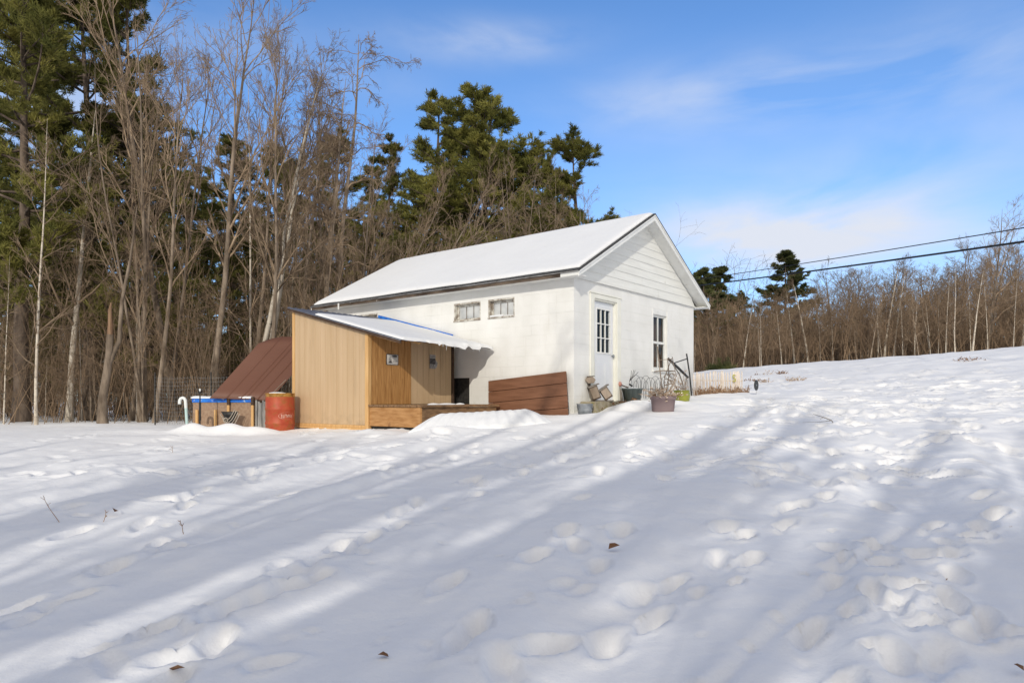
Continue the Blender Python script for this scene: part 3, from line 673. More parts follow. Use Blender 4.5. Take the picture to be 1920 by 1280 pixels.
# evergreen bush near the right corner of the building
rs = RS(4); bx, by = at(1352, 690, 34)[:2]
bu = thing('evergreen_bush', 'low green bush at the forest edge just right of the white building', 'bush', (bx, by, gz(bx, by)-.1))
bu.scale = (.6, .6, .55)
P = grow(np.zeros((40, 3)), rs.randn(40, 3)*np.array([1.3, 1.3, .5])+np.array([0, 0, .8]), rs.uniform(.5, 1.5, 40), 5, .1, .05, rs); R = taper(np.full(40, .015), 5)
v, q = tubes([(P, R, 4)]); link_mesh('stem', np_mesh('bush_stem', v, [q], M['bark'], True), bu)
tp = sample(P, R, rs.uniform(.3, 1, (40, 30)))[0].reshape(-1, 1, 3)+rs.randn(1200, 6, 3)*.10
dd = norm(rs.randn(1200, 6, 3)+np.array([0, 0, .4])); sd = norm(np.cross(dd, rs.randn(1200, 6, 3)))
V = np.stack([tp-sd*.02, tp+sd*.02, tp+dd*.16], 2).reshape(-1, 3)
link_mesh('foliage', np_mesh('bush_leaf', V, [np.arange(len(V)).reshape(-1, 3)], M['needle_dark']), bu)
# --- unseen trees behind the camera, placed and shaped to throw the long soft shadows
gl = 'tall unseen tree behind the photographer, placed to throw long shadows on the snow'
def leaner(name, seed, k, stems=5):
    """12 m high group of long limbs leaning right by k metres per metre, a lean made up to slant their shadows"""
    rs = RS(seed); L0 = 12*math.sqrt(1+k*k)
    st = np.zeros((stems, 3)); st[:, 0] = np.linspace(-1.6, 1.6, stems)+rs.randn(stems)*.25; st[:, 1] = rs.randn(stems)*.8
    dr = np.zeros((stems, 3)); dr[:, 2] = 1; dr[:, 0] = k+rs.randn(stems)*.06; dr[:, 1] = rs.randn(stems)*.05
    ln = L0*rs.uniform(.74, 1.0, stems); P0 = grow(st, dr, ln, 14, .022, 0, rs)
    R0 = (rs.uniform(.15, .34, stems))[:, None]*(np.linspace(1, 0, 14)**.7*.95+.05)[None]
    s_, d, l, rr = sprout(P0, R0, ln, 4, .5, .98, .12, .4, .34, rs); P1 = grow(s_, d, l, 7, .07, .0, rs); R1 = taper(np.minimum(rr*.6, .10), 7, .25)+.008
    s_, d, l2, rr = sprout(P1, R1, l, 4, .2, 1, .25, .7, .5, rs); P2 = grow(s_, d, l2, 5, .12, .0, rs); R2 = taper(np.minimum(rr*.6, .03), 5, .4)+.005
    s_, d, l3, rr = sprout(P2, R2, l2, 3, .2, 1, .3, .8, .6, rs); P3 = grow(s_, d, l3, 3, .12, .0, rs); R3 = np.full((len(P3), 3), .007)
    v, q = tubes([(P0, R0, 9)]); tm = np_mesh(name+'_trunk', v, [q], M['bark'], True)
    v, q = tubes([(P1, R1, 5), (P2, R2, 4), (P3, R3, 3)]); return tm, np_mesh(name+'_crown', v, [q], M['twig'], True)
LK = {'upright': .10, 'slanted': .55, 'bent': 1.05}  # lean of each unseen kind, invented to slant the shadow streaks
for i, (kn, kv) in enumerate(LK.items()): BT[kn] = leaner(kn, 90+i, kv)
def shader(px, py, D, kind, sx):
    """a tree D metres behind the camera whose shadow tip falls on the snow seen at px, py"""
    tx, ty = ground_hit(px, py); x = tx-.1667*(ty+D); y = -D
    H = gz(tx, ty)-gz(x, y)+.46*(ty+D)
    x -= LK.get(kind, 0)*H*sx
    tree('bare_tree', BT[kind], 12, x, y, H, gl, sx=sx, rz=0 if kind in LK else None, group='shadow casting trees behind the camera')
for px, py, D, k, sx in ((110, 835, 11, 'upright', 1.0), (480, 822, 13, 'upright', 1.0), (-200, 870, 12, 'upright', 1.0), (700, 840, 12, 'slanted', .6),
                         (900, 815, 13, 'slanted', .9), (1120, 840, 10, 'slanted', 1.0), (1330, 800, 14, 'bent', .75), (1560, 790, 11, 'bent', 1.0), (1780, 775, 13, 'bent', 1.15), (2050, 800, 11, 'bent', 1.3), (2350, 850, 13, 'bent', 1.4),
                         (1250, 1010, 9, 'bent', .9), (300, 960, 9, 'upright', 1.0),
                         (450, 835, 27, 'clump', 1.1), (1000, 820, 29, 'forked', 1.2)):
    shader(px, py, D, k, sx)

# ------------------------------------------------------------------ the white block building
# local axes: x runs along the door front (away from the near corner), y along the long side wall
HX, HYY, HR = 1.185, 13.129, .899
W, LB, BZ = 5.525, 7.66, 1.25
TOP, OE, OR = 3.967, .296, .311
def hp(a, b): c, s = math.cos(HR), math.sin(HR); return HX+a*c-b*s, HYY+a*s+b*c
house = thing('block_building', 'small white painted concrete block building with a snow covered gable roof', 'building', (HX, HYY, BZ), HR)
def wall_holes(mb, axis, fixed, inward, u0, u1, z0, z1, holes, depth):
    us = sorted({u0, u1, *[h[0] for h in holes], *[h[1] for h in holes]}); zs = sorted({z0, z1, *[h[2] for h in holes], *[h[3] for h in holes]})
    pt = lambda u, z, o=0.0: (u, fixed+o, z) if axis == 0 else (fixed+o, u, z)
    for i in range(len(us)-1):
        for j in range(len(zs)-1):
            uc, zc = (us[i]+us[i+1])/2, (zs[j]+zs[j+1])/2
            if any(h[0] < uc < h[1] and h[2] < zc < h[3] for h in holes): continue
            mb.quad(pt(us[i], zs[j]), pt(us[i+1], zs[j]), pt(us[i+1], zs[j+1]), pt(us[i], zs[j+1]))
    for h in holes:
        a, b_, c, d = h[:4]; o = inward*depth
        for (ua, za), (ub, zb) in (((a, c), (b_, c)), ((b_, c), (b_, d)), ((b_, d), (a, d)), ((a, d), (a, c))):
            mb.quad(pt(ua, za), pt(ub, zb), pt(ub, zb, o), pt(ua, za, o))
SW = [(1.45, 2.16, 3.285, 3.69), (2.37, 3.15, 3.285, 3.69), (5.69, 6.45, 3.285, 3.69)]
HATCH = (2.69, 3.2, 1.42, 2.06)
FZ = 3.909
b = MB(BZ); wall_holes(b, 1, 0.0, 1, 0.0, LB, .9, FZ+.03, SW+[HATCH], .14); b.build('side_wall', M['block_side'], house)
DOOR = (.72, 1.62, 1.565, 3.62); WIN = (3.26, 4.10, 2.27, 3.68)
b = MB(BZ); wall_holes(b, 0, 0.0, 1, 0.0, W, .9, TOP, [DOOR, WIN], .12); b.build('front_wall', M['block_front'], house)
b = MB(BZ); b.quad((W, 0, .9), (W, LB, .9), (W, LB, FZ+.03), (W, 0, FZ+.03)); b.quad((0, LB, .9), (W, LB, .9), (W, LB, TOP), (0, LB, TOP))
b.add([(0, LB, TOP), (W, LB, TOP), (W/2, LB, 5.5)], [(0, 1, 2)]); b.build('rear_wall', M['block_side'], house)
b = MB(BZ); b.box(.25, W-.25, .25, LB-.25, 1.2, 1.26); b.box(.25, W-.25, 2.6, 2.66, 1.3, 3.9); b.box(.25, W-.25, .25, LB-.25, 3.85, 3.88)
b.box(.3, .34, .3, LB-.3, 1.26, 3.85); b.build('interior', M['dark'], house)
# roof
K = .5463; RT = lambda a: 4.017+K*((a+OE) if a <= W/2 else (W-a+OE))
b = MB(BZ)
y0, y1 = -OR, LB+OR
for s in (0, 1):
    e = -OE-.015 if s == 0 else W+OE+.015; ez = 4.017-K*.015; rz_ = RT(W/2); th = .03
    b.add([(e, y0-.015, ez), (W/2, y0-.015, rz_), (W/2, y1+.015, rz_), (e, y1+.015, ez), (e, y0-.015, ez-th), (W/2, y0-.015, rz_-th), (W/2, y1+.015, rz_-th), (e, y1+.015, ez-th)],
          [(0, 1, 2, 3), (7, 6, 5, 4), (0, 4, 5, 1), (3, 2, 6, 7), (0, 3, 7, 4)])
b.build('roof_shingles', M['shingle'], house)
b = MB(BZ)                                     # rake boards, gable end trim and the sound end of the eave fascia
for ya, yb in ((y0, y0+.025), (y1-.025, y1)):
    for s in (0, 1):
        X_ = lambda a: a if s == 0 else W-a
        v = [(X_(-OE), 0, 3.987), (X_(W/2), 0, RT(W/2)-.032), (X_(W/2), 0, RT(W/2)-.032-.125), (X_(-OE), 0, 3.987-.105)]
        vs = [(x, ya, z) for x, _, z in v]+[(x, yb, z) for x, _, z in v]
        b.add(vs, [(0, 1, 2, 3), (7, 6, 5, 4), (0, 4, 5, 1), (1, 5, 6, 2), (2, 6, 7, 3), (3, 7, 4, 0)])
        v2 = [(X_(-OE), 0, 3.955), (X_(W/2), 0, RT(W/2)-.062), (X_(W/2), 0, RT(W/2)-.032), (X_(-OE), 0, 3.985)]
        if ya < 0:
            vs = [(x, ya-.014, z) for x, _, z in v2]+[(x, ya-.002, z) for x, _, z in v2]
            b.add(vs, [(0, 1, 2, 3), (7, 6, 5, 4), (0, 4, 5, 1), (1, 5, 6, 2), (2, 6, 7, 3), (3, 7, 4, 0)])
b.box(-OE, -OE+.02, y0+.027, y0+.42, FZ-.005, 3.985)
b.box(W+OE-.02, W+OE, y0+.027, y1-.03, FZ-.005, 3.985)
b.build('rake_board', M['white_paint'], house)
b = MB(BZ); b.box(-OE, -OE+.018, y0+.422, y1-.03, FZ-.002, 3.982); b.build('eave_fascia', M['rotten_fascia'], house)
b = MB(BZ); b.box(-OE-.03, -OE-.017, y0, y1, 3.972, 3.985); b.build('drip_edge', M['drip'], house)
b = MB(BZ)                                     # soffits
b.box(-OE+.022, -.002, y0+.027, y1-.027, FZ+.004, FZ+.02); b.box(W+.002, W+OE-.022, y0+.027, y1-.027, FZ+.004, FZ+.02)
for s in (0, 1):
    X_ = lambda a: a if s == 0 else W-a
    b.quad((X_(-OE+.03), y0+.027, 3.90+.03), (X_(-OE+.03), .0, 3.90+.03), (X_(W/2), .0, RT(W/2)-.14), (X_(W/2), y0+.027, RT(W/2)-.14))
for q_ in range(1, 9):                         # board joints of the right soffit
    pass
b.build('soffit', M['white_paint'], house)
b = MB(BZ)                                     # gable siding: lapped boards
zb = TOP-.01; hgt = .172
while zb < RT(W/2)-.16:
    zt = min(zb+hgt, RT(W/2)-.15)
    lo = max(0.0, (zb-4.017+.135)/K-OE); hi = max(0.0, (zt-4.017+.135)/K-OE)
    a0, a1 = lo, min(hi, W/2-.01)
    b.add([(a0, -.030, zb), (W-a0, -.030, zb), (W-a1, -.018, zt), (a1, -.018, zt), (a0, -.012, zb), (W-a0, -.012, zb)], [(0, 1, 2, 3), (4, 5, 1, 0)])
    zb += hgt
b.box(-.01, W+.02, -.046, -.012, TOP-.035, TOP-.012)
b.build('gable_siding', M['siding_paint'], house)
# door
b = MB(BZ)
a0, a1, z0, z1 = DOOR
b.box(a0-.15, a0, -.022, .0, z0, z1+.09); b.box(a1, a1+.16, -.022, 0, z0, z1+.09); b.box(a0, a1, -.022, 0, z1, z1+.09); b.box(a0-.17, a1+.18, -.036, -.0, z1+.092, z1+.115)
b.box(a0+.001, a0+.03, .002, .115, z0, z1-.001); b.box(a1-.03, a1-.001, .002, .115, z0, z1-.001); b.box(a0+.031, a1-.031, .002, .115, z1-.03, z1-.001)
df = b.build('door_frame', M['cream_paint'], house, .004)
dr = MB(BZ); da0, da1 = a0+.034, a1-.034; g0, g1, gz0, gz1 = .93, 1.44, 2.56, 3.43
dr.box(da0, g0, .06, .10, z0+.01, z1-.034); dr.box(g1, da1, .06, .10, z0+.01, z1-.034); dr.box(g0, g1, .06, .10, gz1, z1-.034); dr.box(g0, g1, .06, .10, z0+.01, gz0)
for pa in (.86, 1.22):
    dr.box(pa, pa+.27, .052, .059, 1.72, 2.34); dr.box(pa+.035, pa+.235, .046, .051, 1.76, 2.30)
door = dr.build('door', M['door_paint'], house, .004)
b = MB(BZ); b.box(g0-.03, g0, .048, .059, gz0-.03, gz1+.03); b.box(g1, g1+.03, .048, .059, gz0-.03, gz1+.03); b.box(g0, g1, .048, .059, gz1, gz1+.03); b.box(g0, g1, .048, .059, gz0-.03, gz0)
for i in (1, 2):
    u = g0+(g1-g0)*i/3; b.box(u-.011, u+.011, .055, .085, gz0, gz1); zz = gz0+(gz1-gz0)*i/3; b.box(g0, g1, .0562, .0838, zz-.011, zz+.011)
b.build('lite_frame', M['white_paint'], door)
b = MB(BZ); b.quad((g0, .08, gz0), (g1, .08, gz0), (g1, .08, gz1), (g0, .08, gz1)); b.build('pane', M['glass'], door)
b = MB(BZ); b.lathe([(.0, 0), (.028, .005), (.03, .03), (.012, .04), (.012, .06)], (0, 0, 0), 14)
kb = MB(BZ); kb.add([(da1-.06+x, .0-.0+z, 2.5+y) for x, y, z in b.v], b.f, True); kb.build('handle', M['zinc'], door)
b = MB(BZ)                                     # brown curtain behind the right half of window and lower door panes
for i in range(24):
    u0_ = 3.70+.5*i/24; u1_ = 3.70+.5*(i+1)/24; o0 = .21+.02*math.sin(i*1.9); o1 = .21+.02*math.sin((i+1)*1.9)
    b.quad((u0_, o0, 2.3), (u1_, o1, 2.3), (u1_, o1, 3.6), (u0_, o0, 3.6))
b.build('curtain', M['curtain'], house)
# front window
a0, a1, z0, z1 = WIN
wf = MB(BZ); wf.box(a0, a0+.035, -.008, .11, z0, z1); wf.box(a1-.10, a1, -.012, .11, z0, z1); wf.box(a0+.036, a1-.101, .0, .11, z1-.125, z1); wf.box(a0-.03, a1+.03, -.05, .112, z0-.045, z0-.002)
win = wf.build('window_frame', M['white_paint'], house, .004)
b = MB(BZ); s0, s1, t0_, t1_ = a0+.037, a1-.102, z0+.0, z1-.127; mid = (t0_+t1_)/2
b.box(s0, s0+.05, .05, .085, t0_, t1_); b.box(s1-.05, s1, .05, .085, t0_, t1_); b.box(s0+.051, s1-.051, .05, .085, t1_-.05, t1_); b.box(s0+.051, s1-.051, .05, .085, t0_, t0_+.07)
b.box(s0+.051, s1-.051, .046, .088, mid-.025, mid+.03); uc = (s0+s1)/2; b.box(uc-.014, uc+.014, .052, .083, t0_+.071, mid-.026); b.box(uc-.014, uc+.014, .052, .083, mid+.031, t1_-.051)
b.build('sash', M['white_paint'], win)
b = MB(BZ); b.quad((s0+.05, .07, t0_+.07), (s1-.05, .07, t0_+.07), (s1-.05, .07, t1_-.05), (s0+.05, .07, t1_-.05)); b.build('pane', M['glass'], win)
# small side windows: weathered frame, frosted panes
for k, (a0, a1, z0, z1) in enumerate(SW):
    b = MB(BZ)
    b.box(.005, .16, a0+.001, a0+.03, z0+.03, z1-.03); b.box(.005, .16, a1-.03, a1-.001, z0+.03, z1-.03); b.box(.005, .16, a0+.001, a1-.001, z1-.03, z1-.001); b.box(-.02, .16, a0+.001, a1-.001, z0+.001, z0+.03)
    b.box(.09, .13, a0+.03, a0+.075, z0+.03, z1-.03); b.box(.09, .13, a1-.075, a1-.03, z0+.03, z1-.03); b.box(.09, .13, a0+.076, a1-.076, z1-.075, z1-.031); b.box(.09, .13, a0+.076, a1-.076, z0+.031, z0+.07)
    fr_ = b.build('window_frame', M['frame_wood'], house, .003)
    b = MB(BZ); wv = (a1-a0-.15)/3
    for i in range(3):
        u = a0+.075+i*wv; b.quad((.11+.002*(i % 2), u+.003, z0+.065), (.11+.002*(i % 2), u+wv-.003, z0+.065), (.11+.002*(i % 2), u+wv-.003, z1-.07), (.11+.002*(i % 2), u+.003, z1-.07))
    b.build('pane', M['frosted'], fr_)
    b = MB(BZ)
    for i in (1, 2):
        u = a0+.075+i*wv; b.box(.098, .109, u-.006, u+.006, z0+.07, z1-.075)
    b.build('muntin', M['grey_wood'], fr_)
    if k == 0:
        b = MB(BZ); b.box(-.004, .05, a0+.02, a1-.25, z0+.032, z0+.055); b.box(-.012, .04, a0+.3, a1-.05, z0+.033, z0+.075); b.build('sill_snow', M['roof_snow'], fr_, .012)
b = MB(BZ); a0, a1, z0, z1 = HATCH; b.box(.02, .05, a0+.002, a1-.002, z0+.002, z1-.002); b.box(.004, .03, a0+.003, a0+.03, z0+.003, z1-.003); b.build('hatch', M['black_metal'], house)
# gutter bracket near the far end
b = MB(BZ); b.box(-OE-.05, -OE-.031, 6.75, 6.79, 3.83, 3.985); b.build('bracket', M['white_paint'], house)

def snow_sheet(name, fn, nu, nv, parent, dz, m='roof_snow'):
    """fn(u,v)->(x,y,z base, thickness); closed sheet of snow"""
    V = []; top = []
    for j in range(nv):
        for i in range(nu):
            x, y, z, t = fn(i/(nu-1), j/(nv-1)); V.append((x, y, z+t-dz))
    n = nu*nv
    for j in range(nv):
        for i in range(nu):
            x, y, z, t = fn(i/(nu-1), j/(nv-1)); V.append((x, y, z-dz+.002))
    fs = []
    for j in range(nv-1):
        for i in range(nu-1):
            a = j*nu+i; fs.append((a, a+1, a+nu+1, a+nu))
    ring = [i for i in range(nu)]+[j*nu+nu-1 for j in range(1, nv)]+[(nv-1)*nu+i for i in range(nu-2, -1, -1)]+[j*nu for j in range(nv-2, 0, -1)]
    for p, q in zip(ring, ring[1:]+ring[:1]): fs.append((p, p+n, q+n, q))
    me = np_mesh(name, np.array(V), [np.array(fs)], M[m], True)
    return link_mesh(name, me, parent)
def edge_round(e, r): return math.sqrt(max(0.0, 1-(1-min(1.0, e/r))**2)) if r > 0 else 1.0
def roof_snow(u, v):
    y = y0+.045+(y1-y0-.09)*v
    ea = -OE+.065+.06*float(vnoise(np.array(y*1.7), np.array(.3), 2))+.06*float(vnoise(np.array(y*.5), np.array(.7), 3))
    a = ea+(W+OE-.06-ea)*u
    s = min(a-ea, W+OE-.06-a); e = min(s, y-y0-.045+.0, y1-.045-y)
    t = (.058+.02*float(vnoise(np.array(a*.8), np.array(y*.8), 4)))*edge_round(max(e, 0)+.012, .14)+.006
    z = RT(a)
    ridge = abs(a-W/2)
    if ridge < .25: z -= (K*.25)*.5*(1-ridge/.25)**2*.35
    return a, y, z, t
snow_sheet('roof_snow', roof_snow, 150, 130, house, BZ)

# ------------------------------------------------------------------ lean-to shed beside it (same axes)
SZ = 1.0
sx0, sy0 = hp(-2.5, 3.03)
shed = thing('lean_to_shed', 'tan sided lean-to shed with sloping snowy metal roof beside the white building', 'shed', (HX, HYY, SZ), HR)
SA0, SA1, SB0, SB1 = -2.5, -.144, 3.03, 5.5
RS_ = lambda bb: 2.658+.249*(bb-2.033)         # roof underside height
b = MB(SZ)                                     # board-and-groove side wall
nb_ = 13; wv = (SB1-.09-SB0-.08)/nb_
for i in range(nb_):
    u0_ = SB0+.08+i*wv+.006; u1_ = SB0+.08+(i+1)*wv-.006
    b.add([(SA0, u0_, 1.10), (SA0, u1_, 1.10), (SA0, u1_, RS_(u1_)-.03), (SA0, u0_, RS_(u0_)-.03), (SA0+.02, u0_-.012, 1.10), (SA0+.02, u1_+.0, 1.10), (SA0+.02, u1_, RS_(u1_)-.03), (SA0+.02, u0_-.012, RS_(u0_)-.03)],
          [(0, 3, 2, 1), (4, 7, 3, 0), (1, 2, 6, 5)])
    b.quad((SA0+.014, u1_-.002, 1.10), (SA0+.014, u1_+.014, 1.10), (SA0+.014, u1_+.014, RS_(u1_)-.03), (SA0+.014, u1_-.002, RS_(u1_)-.03))
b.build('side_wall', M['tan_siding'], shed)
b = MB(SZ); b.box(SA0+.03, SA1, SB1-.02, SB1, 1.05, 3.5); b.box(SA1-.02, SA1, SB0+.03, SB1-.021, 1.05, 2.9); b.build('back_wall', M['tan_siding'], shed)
b = MB(SZ); b.box(SA0-.012, SA0+.07, SB0-.012, SB0+.078, 1.0, RS_(SB0)-.02); b.box(SA0-.008, SA0+.07, SB1-.088, SB1, 1.0, RS_(SB1)-.04)
b.build('corner_post', M['new_wood'], shed, .004)
b = MB(SZ); b.box(SA0-.02, SA0+.09, SB0+.0, SB1-.01, 1.0, 1.05); b.box(SA0-.01, SA0+.08, SB0+.08, SB1-.09, 1.051, 1.098); b.build('sill_beam', M['new_wood'], shed, .004)
# front with the plywood door leaf and the tan panel
def boards(mb, u0, u1, n, y, z0, z1, gap=.008):
    w_ = (u1-u0)/n
    for i in range(n): mb.box(u0+i*w_+gap/2, u0+(i+1)*w_-gap/2, y, y+.02, z0, z1)
    mb.box(u0, u1, y+.012, y+.021, z0+.002, z1-.002)
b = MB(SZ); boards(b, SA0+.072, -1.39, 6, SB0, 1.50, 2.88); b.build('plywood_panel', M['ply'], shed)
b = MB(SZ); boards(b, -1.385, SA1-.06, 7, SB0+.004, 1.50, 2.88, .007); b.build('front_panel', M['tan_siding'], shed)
b = MB(SZ); b.box(SA1-.055, SA1, SB0-.03, SB0+.06, 1.5, 2.86); b.build('dark_post', M['dark_post'], shed, .003)
# corrugated roof
RA0, RA1, RB0, RB1 = -2.585, -.10, 2.033, 5.58
n = 200; V = []
for j in (0, 1):
    bb = (RB0, RB1)[j]
    for i in range(n+1):
        a = RA0+(RA1-RA0)*i/n; V.append((a, bb, RS_(bb)+.012+.012*math.sin(2*PI*a/.16)-SZ))
me = np_mesh('shed_roof', np.array(V), [np.array([(i, i+1, n+2+i, n+1+i) for i in range(n)])], M['metal_roof'], True)
ro = link_mesh('roof', me, shed)
mo = ro.modifiers.new('thickness', 'SOLIDIFY'); mo.thickness = .004
b = MB(SZ); b.prism([(-.012, -.05), (.012, -.05), (.012, .0), (-.012, .0)], (RA0+.02, RB0, RS_(RB0)-.003), (RA0+.02, RB1, RS_(RB1)-.003)); b.build('rake_trim', M['dark_post'], shed)
b = MB(SZ); b.prism([(-.012, -.025), (.012, -.025), (.012, .075), (-.012, .075)], (RA1+.022, 3.12, RS_(3.12)+.01), (RA1+.022, RB1, RS_(RB1)+.01)); b.build('blue_edge_strip', M['blue_tarp'], shed)
b = MB(SZ); b.prism([(-.01, -.03), (.01, -.03), (.01, .02), (-.01, .02)], (RA1+.022, RB0, RS_(RB0)+.01), (RA1+.022, 3.118, RS_(3.118)+.01)); b.build('edge_trim', M['drip'], shed)
b = MB(SZ)
for aa in (-2.3, -1.7, -1.1, -.5): b.prism([(-.02, -.09), (.02, -.09), (.02, .0), (-.02, .0)], (aa, RB0+.4, RS_(RB0+.4)-.008), (aa, RB1-.05, RS_(RB1-.05)-.008))
b.build('rafter', M['new_wood'], shed)
def shed_snow(u, v):
    a = RA0+.015+(RA1-RA0-.03)*u
    hi = 4.62+.35*u+.10*float(vnoise(np.array(a*3.0), np.array(.2), 5))
    ov = .05+.05*float(vnoise(np.array(a*5.0), np.array(3.1), 6))+(.05 if u > .25 else 0)
    lo = RB0-ov
    bb = lo+(hi-lo)*v
    z = RS_(max(bb, RB0))+.02
    drop = max(0.0, RB0-bb)
    dr_ = (.045+.05*float(vnoise(np.array(a*7.0), np.array(1.3), 7)))*(1.25 if .35 < u < .85 else .6)
    z -= dr_*(drop/.07)**1.2*.7 if drop > 0 else 0
    e = min(a-RA0-.015, RA1-.015-a, hi-bb)
    t = .05*edge_round(max(e, 0)+.01, .12)*(1+.3*float(vnoise(np.array(a*2), np.array(bb*2), 8)))+.004
    return a, bb, z, t
snow_sheet('roof_snow', shed_snow, 130, 60, shed, SZ)
rs = RS(8)
for i in range(9):
    a = rs.uniform(-1.9, -.25); L_ = rs.uniform(.03, .10)
    b = MB(SZ); b.lathe([(.0, -L_), (.004, -L_*.6), (.009, -.02), (.013, .03)], (a, RB0-.03, RS_(RB0)-.03), 7); b.build('icicle', M['pvc'], shed)

# posters nailed on the shed front: flat sheets with shapes in ink, no readable words
po = thing('notice_sign', 'framed pale notice with a dark oval heading on the orange plywood panel', 'sign', (*hp(-1.9, SB0-.006), 2.38), HR)
b = MB(); b.box(-.155, .155, -.010, -.002, -.105, .105); b.build('board', M['poster_ink'], po)
b = MB(); b.box(-.14, .14, -.014, -.0105, -.082, .092); b.box(-.135, .13, -.0138, -.0105, -.1, -.088); b.build('sheet', M['poster'], po)
b = MB(); b.add([(.055+.07*math.cos(2*PI*k/20), -.017, .066+.021*math.sin(2*PI*k/20)) for k in range(20)], [tuple(range(20))]); b.build('heading_oval', M['poster_ink'], po)
b = MB(); b.add([(-.125, -.017, -.07), (-.01, -.017, -.07), (-.03, -.017, -.045), (-.045, -.017, .01), (-.06, -.017, -.03), (-.09, -.017, -.04)], [(0, 1, 2, 3, 4, 5)]); b.build('picture', M['poster_ink'], po)
b = MB(); b.add([(-.1, -.0165, -.035), (-.065, -.0165, -.025), (-.05, -.0165, .05), (-.07, -.0165, .07), (-.095, -.0165, .02)], [(0, 1, 2, 3, 4)]); b.build('picture', M['poster_grey'], po)
for k in range(4):
    b = MB(); b.box(.01, .125-.02*(k % 2), -.0165, -.0145, .025-.025*k, .034-.025*k); b.build('print', M['poster_grey'], po)
po = thing('notice_sign', 'narrow peeling poster with a dark middle on the shaded tan panel', 'sign', (*hp(-.77, SB0-.002), 2.385), HR)
b = MB(); b.add([(-.10, -.006, -.145), (.06, -.006, -.15), (.10, -.02, -.11), (.115, -.03, -.02), (.07, -.008, .05), (.075, -.006, .145), (-.095, -.006, .15)], [(0, 1, 2, 3, 4, 5, 6)]); b.build('sheet', M['poster_grey'], po)
b = MB(); b.add([(-.098, -.009, -.05), (.06, -.009, -.055), (.075, -.010, .0), (.065, -.009, .07), (-.096, -.009, .07)], [(0, 1, 2, 3, 4)]); b.build('picture', M['poster_ink'], po)
for q_ in ((-.06, -.04, -.009, -.0075, -.09, -.075), (-.01, .01, -.009, -.0075, -.09, -.075), (-.07, .04, -.009, -.0075, .10, .112), (-.08, .0, -.009, -.0075, -.125, -.118)):
    b = MB(); b.box(*q_); b.build('print', M['poster_ink'], po)

# low wooden deck in front of the shed door
dk = thing('wooden_deck', 'low orange brown wooden deck before the shed door, half buried in snow', 'deck', (HX, HYY, 1.0), HR)
b = MB(1.0)
DA0, DA1, DB0, DB1 = -2.48, -.40, 1.60, 3.01
for i in range(10):
    w_ = (DB1-DB0+.06)/10; b.box(DA0-.03, DA1+.04, DB0-.05+i*w_+.004, DB0-.05+(i+1)*w_-.004, 1.455, 1.495)
b.build('deck_board', M['deck_wood'], dk, .004)
b = MB(1.0); b.box(DA0, DA0+.02, DB0, DB1, 1.09, 1.452); b.box(DA0-.012, DA0-.002, DB0+.01, DB0+.09, 1.10, 1.452); b.build('side_panel', M['deck_side'], dk, .003)
b = MB(1.0); b.box(DA0+.022, DA1, DB0, DB0+.02, 1.05, 1.452); b.build('front_panel', M['deck_wood'], dk, .003)
b = MB(1.0); b.box(DA0+.03, DA1-.03, DB0+.03, DB1-.03, .98, 1.08); b.build('base', M['dark'], dk)
b = MB(1.0)
for (u, w2) in ((-1.55, .25), (-1.9, .16), (-1.2, .12)): b.lathe([(w2, 0), (w2*.8, .018), (w2*.3, .028), (0, .03)], (u, 1.85+.1*(u % .3), 1.496), 14, 1, .5)
b.build('snow_patch', M['roof_snow'], dk)

# snow covered corrugated sheet lying against the deck
p00, p10, p01, p11 = map(np.array, (at(765, 803, 11.45), at(1042, 788, 12.05), at(822, 771, 12.0), at(992, 762, 12.75)))
def corr(u, v):
    p = (p00*(1-u)+p10*u)*(1-v)+(p01*(1-u)+p11*u)*v
    rip = .5+.5*math.cos(2*PI*u*12)
    bulge = .10*math.sin(PI*min(1, v*1.0))*.9
    e = min(u*3.0, (1-u)*3.0, 1.0-v+.08)
    t = (.05+.020*rip*min(1, 3*(1-v)+.25)+bulge*.6+.015*float(vnoise(np.array(u*9), np.array(v*4), 9)))*edge_round(max(0, e)+.02, .45)
    return p[0], p[1], p[2]-.11, t+.03
cs = thing('corrugated_sheet', 'snow covered corrugated sheet lying rippled in front of the deck', 'roofing sheet', tuple(p00))
o = snow_sheet('snow_cover', lambda u, v: tuple(np.array(corr(u, v)[:3])-np.array([p00[0], p00[1], 0]))+(corr(u, v)[3],), 140, 30, cs, p00[2])
b = MB(); qv = [tuple(q-p00+np.array([0, 0, -.06])) for q in (p00, p10, p11, p01)]; b.add(qv, [(0, 1, 2, 3)]); b.build('sheet', M['metal_roof'], cs)

# stack of four brown boards leaning as a panel on the side wall
TL = np.array([-.06, 2.09, 1.98]); TR = np.array([-.06, .138, 2.135]); BR = np.array([-.36, -.12, 1.20])
BL = TL+(BR-TR); U = (TR-TL); Vd = (BL-TL); nrm = np.cross(U, Vd); nrm /= np.linalg.norm(nrm)
bp_ = thing('board_panel', 'dark brown panel of four wide boards leaning tilted on the white side wall', 'panel', (*hp(-.2, 1.0), 1.3), HR)
o_ = np.array([-.2, 1.0, 1.3])
for i in range(4):
    b = MB(); v0, v1 = i/4+.004, (i+1)/4-.006
    c = TL+U*.5+Vd*(v0+v1)/2-o_; b.obox(c, U*.5, Vd*(v1-v0)/2, nrm*.016); b.build('board', M['brown_board'], bp_, .006)
b = MB(); b.obox(TL+U*.5+Vd*.5-o_+nrm*.022*(1 if nrm[0] > 0 else -1), U*.45, Vd*.48, nrm*.005); b.build('backing', M['dark_post'], bp_)

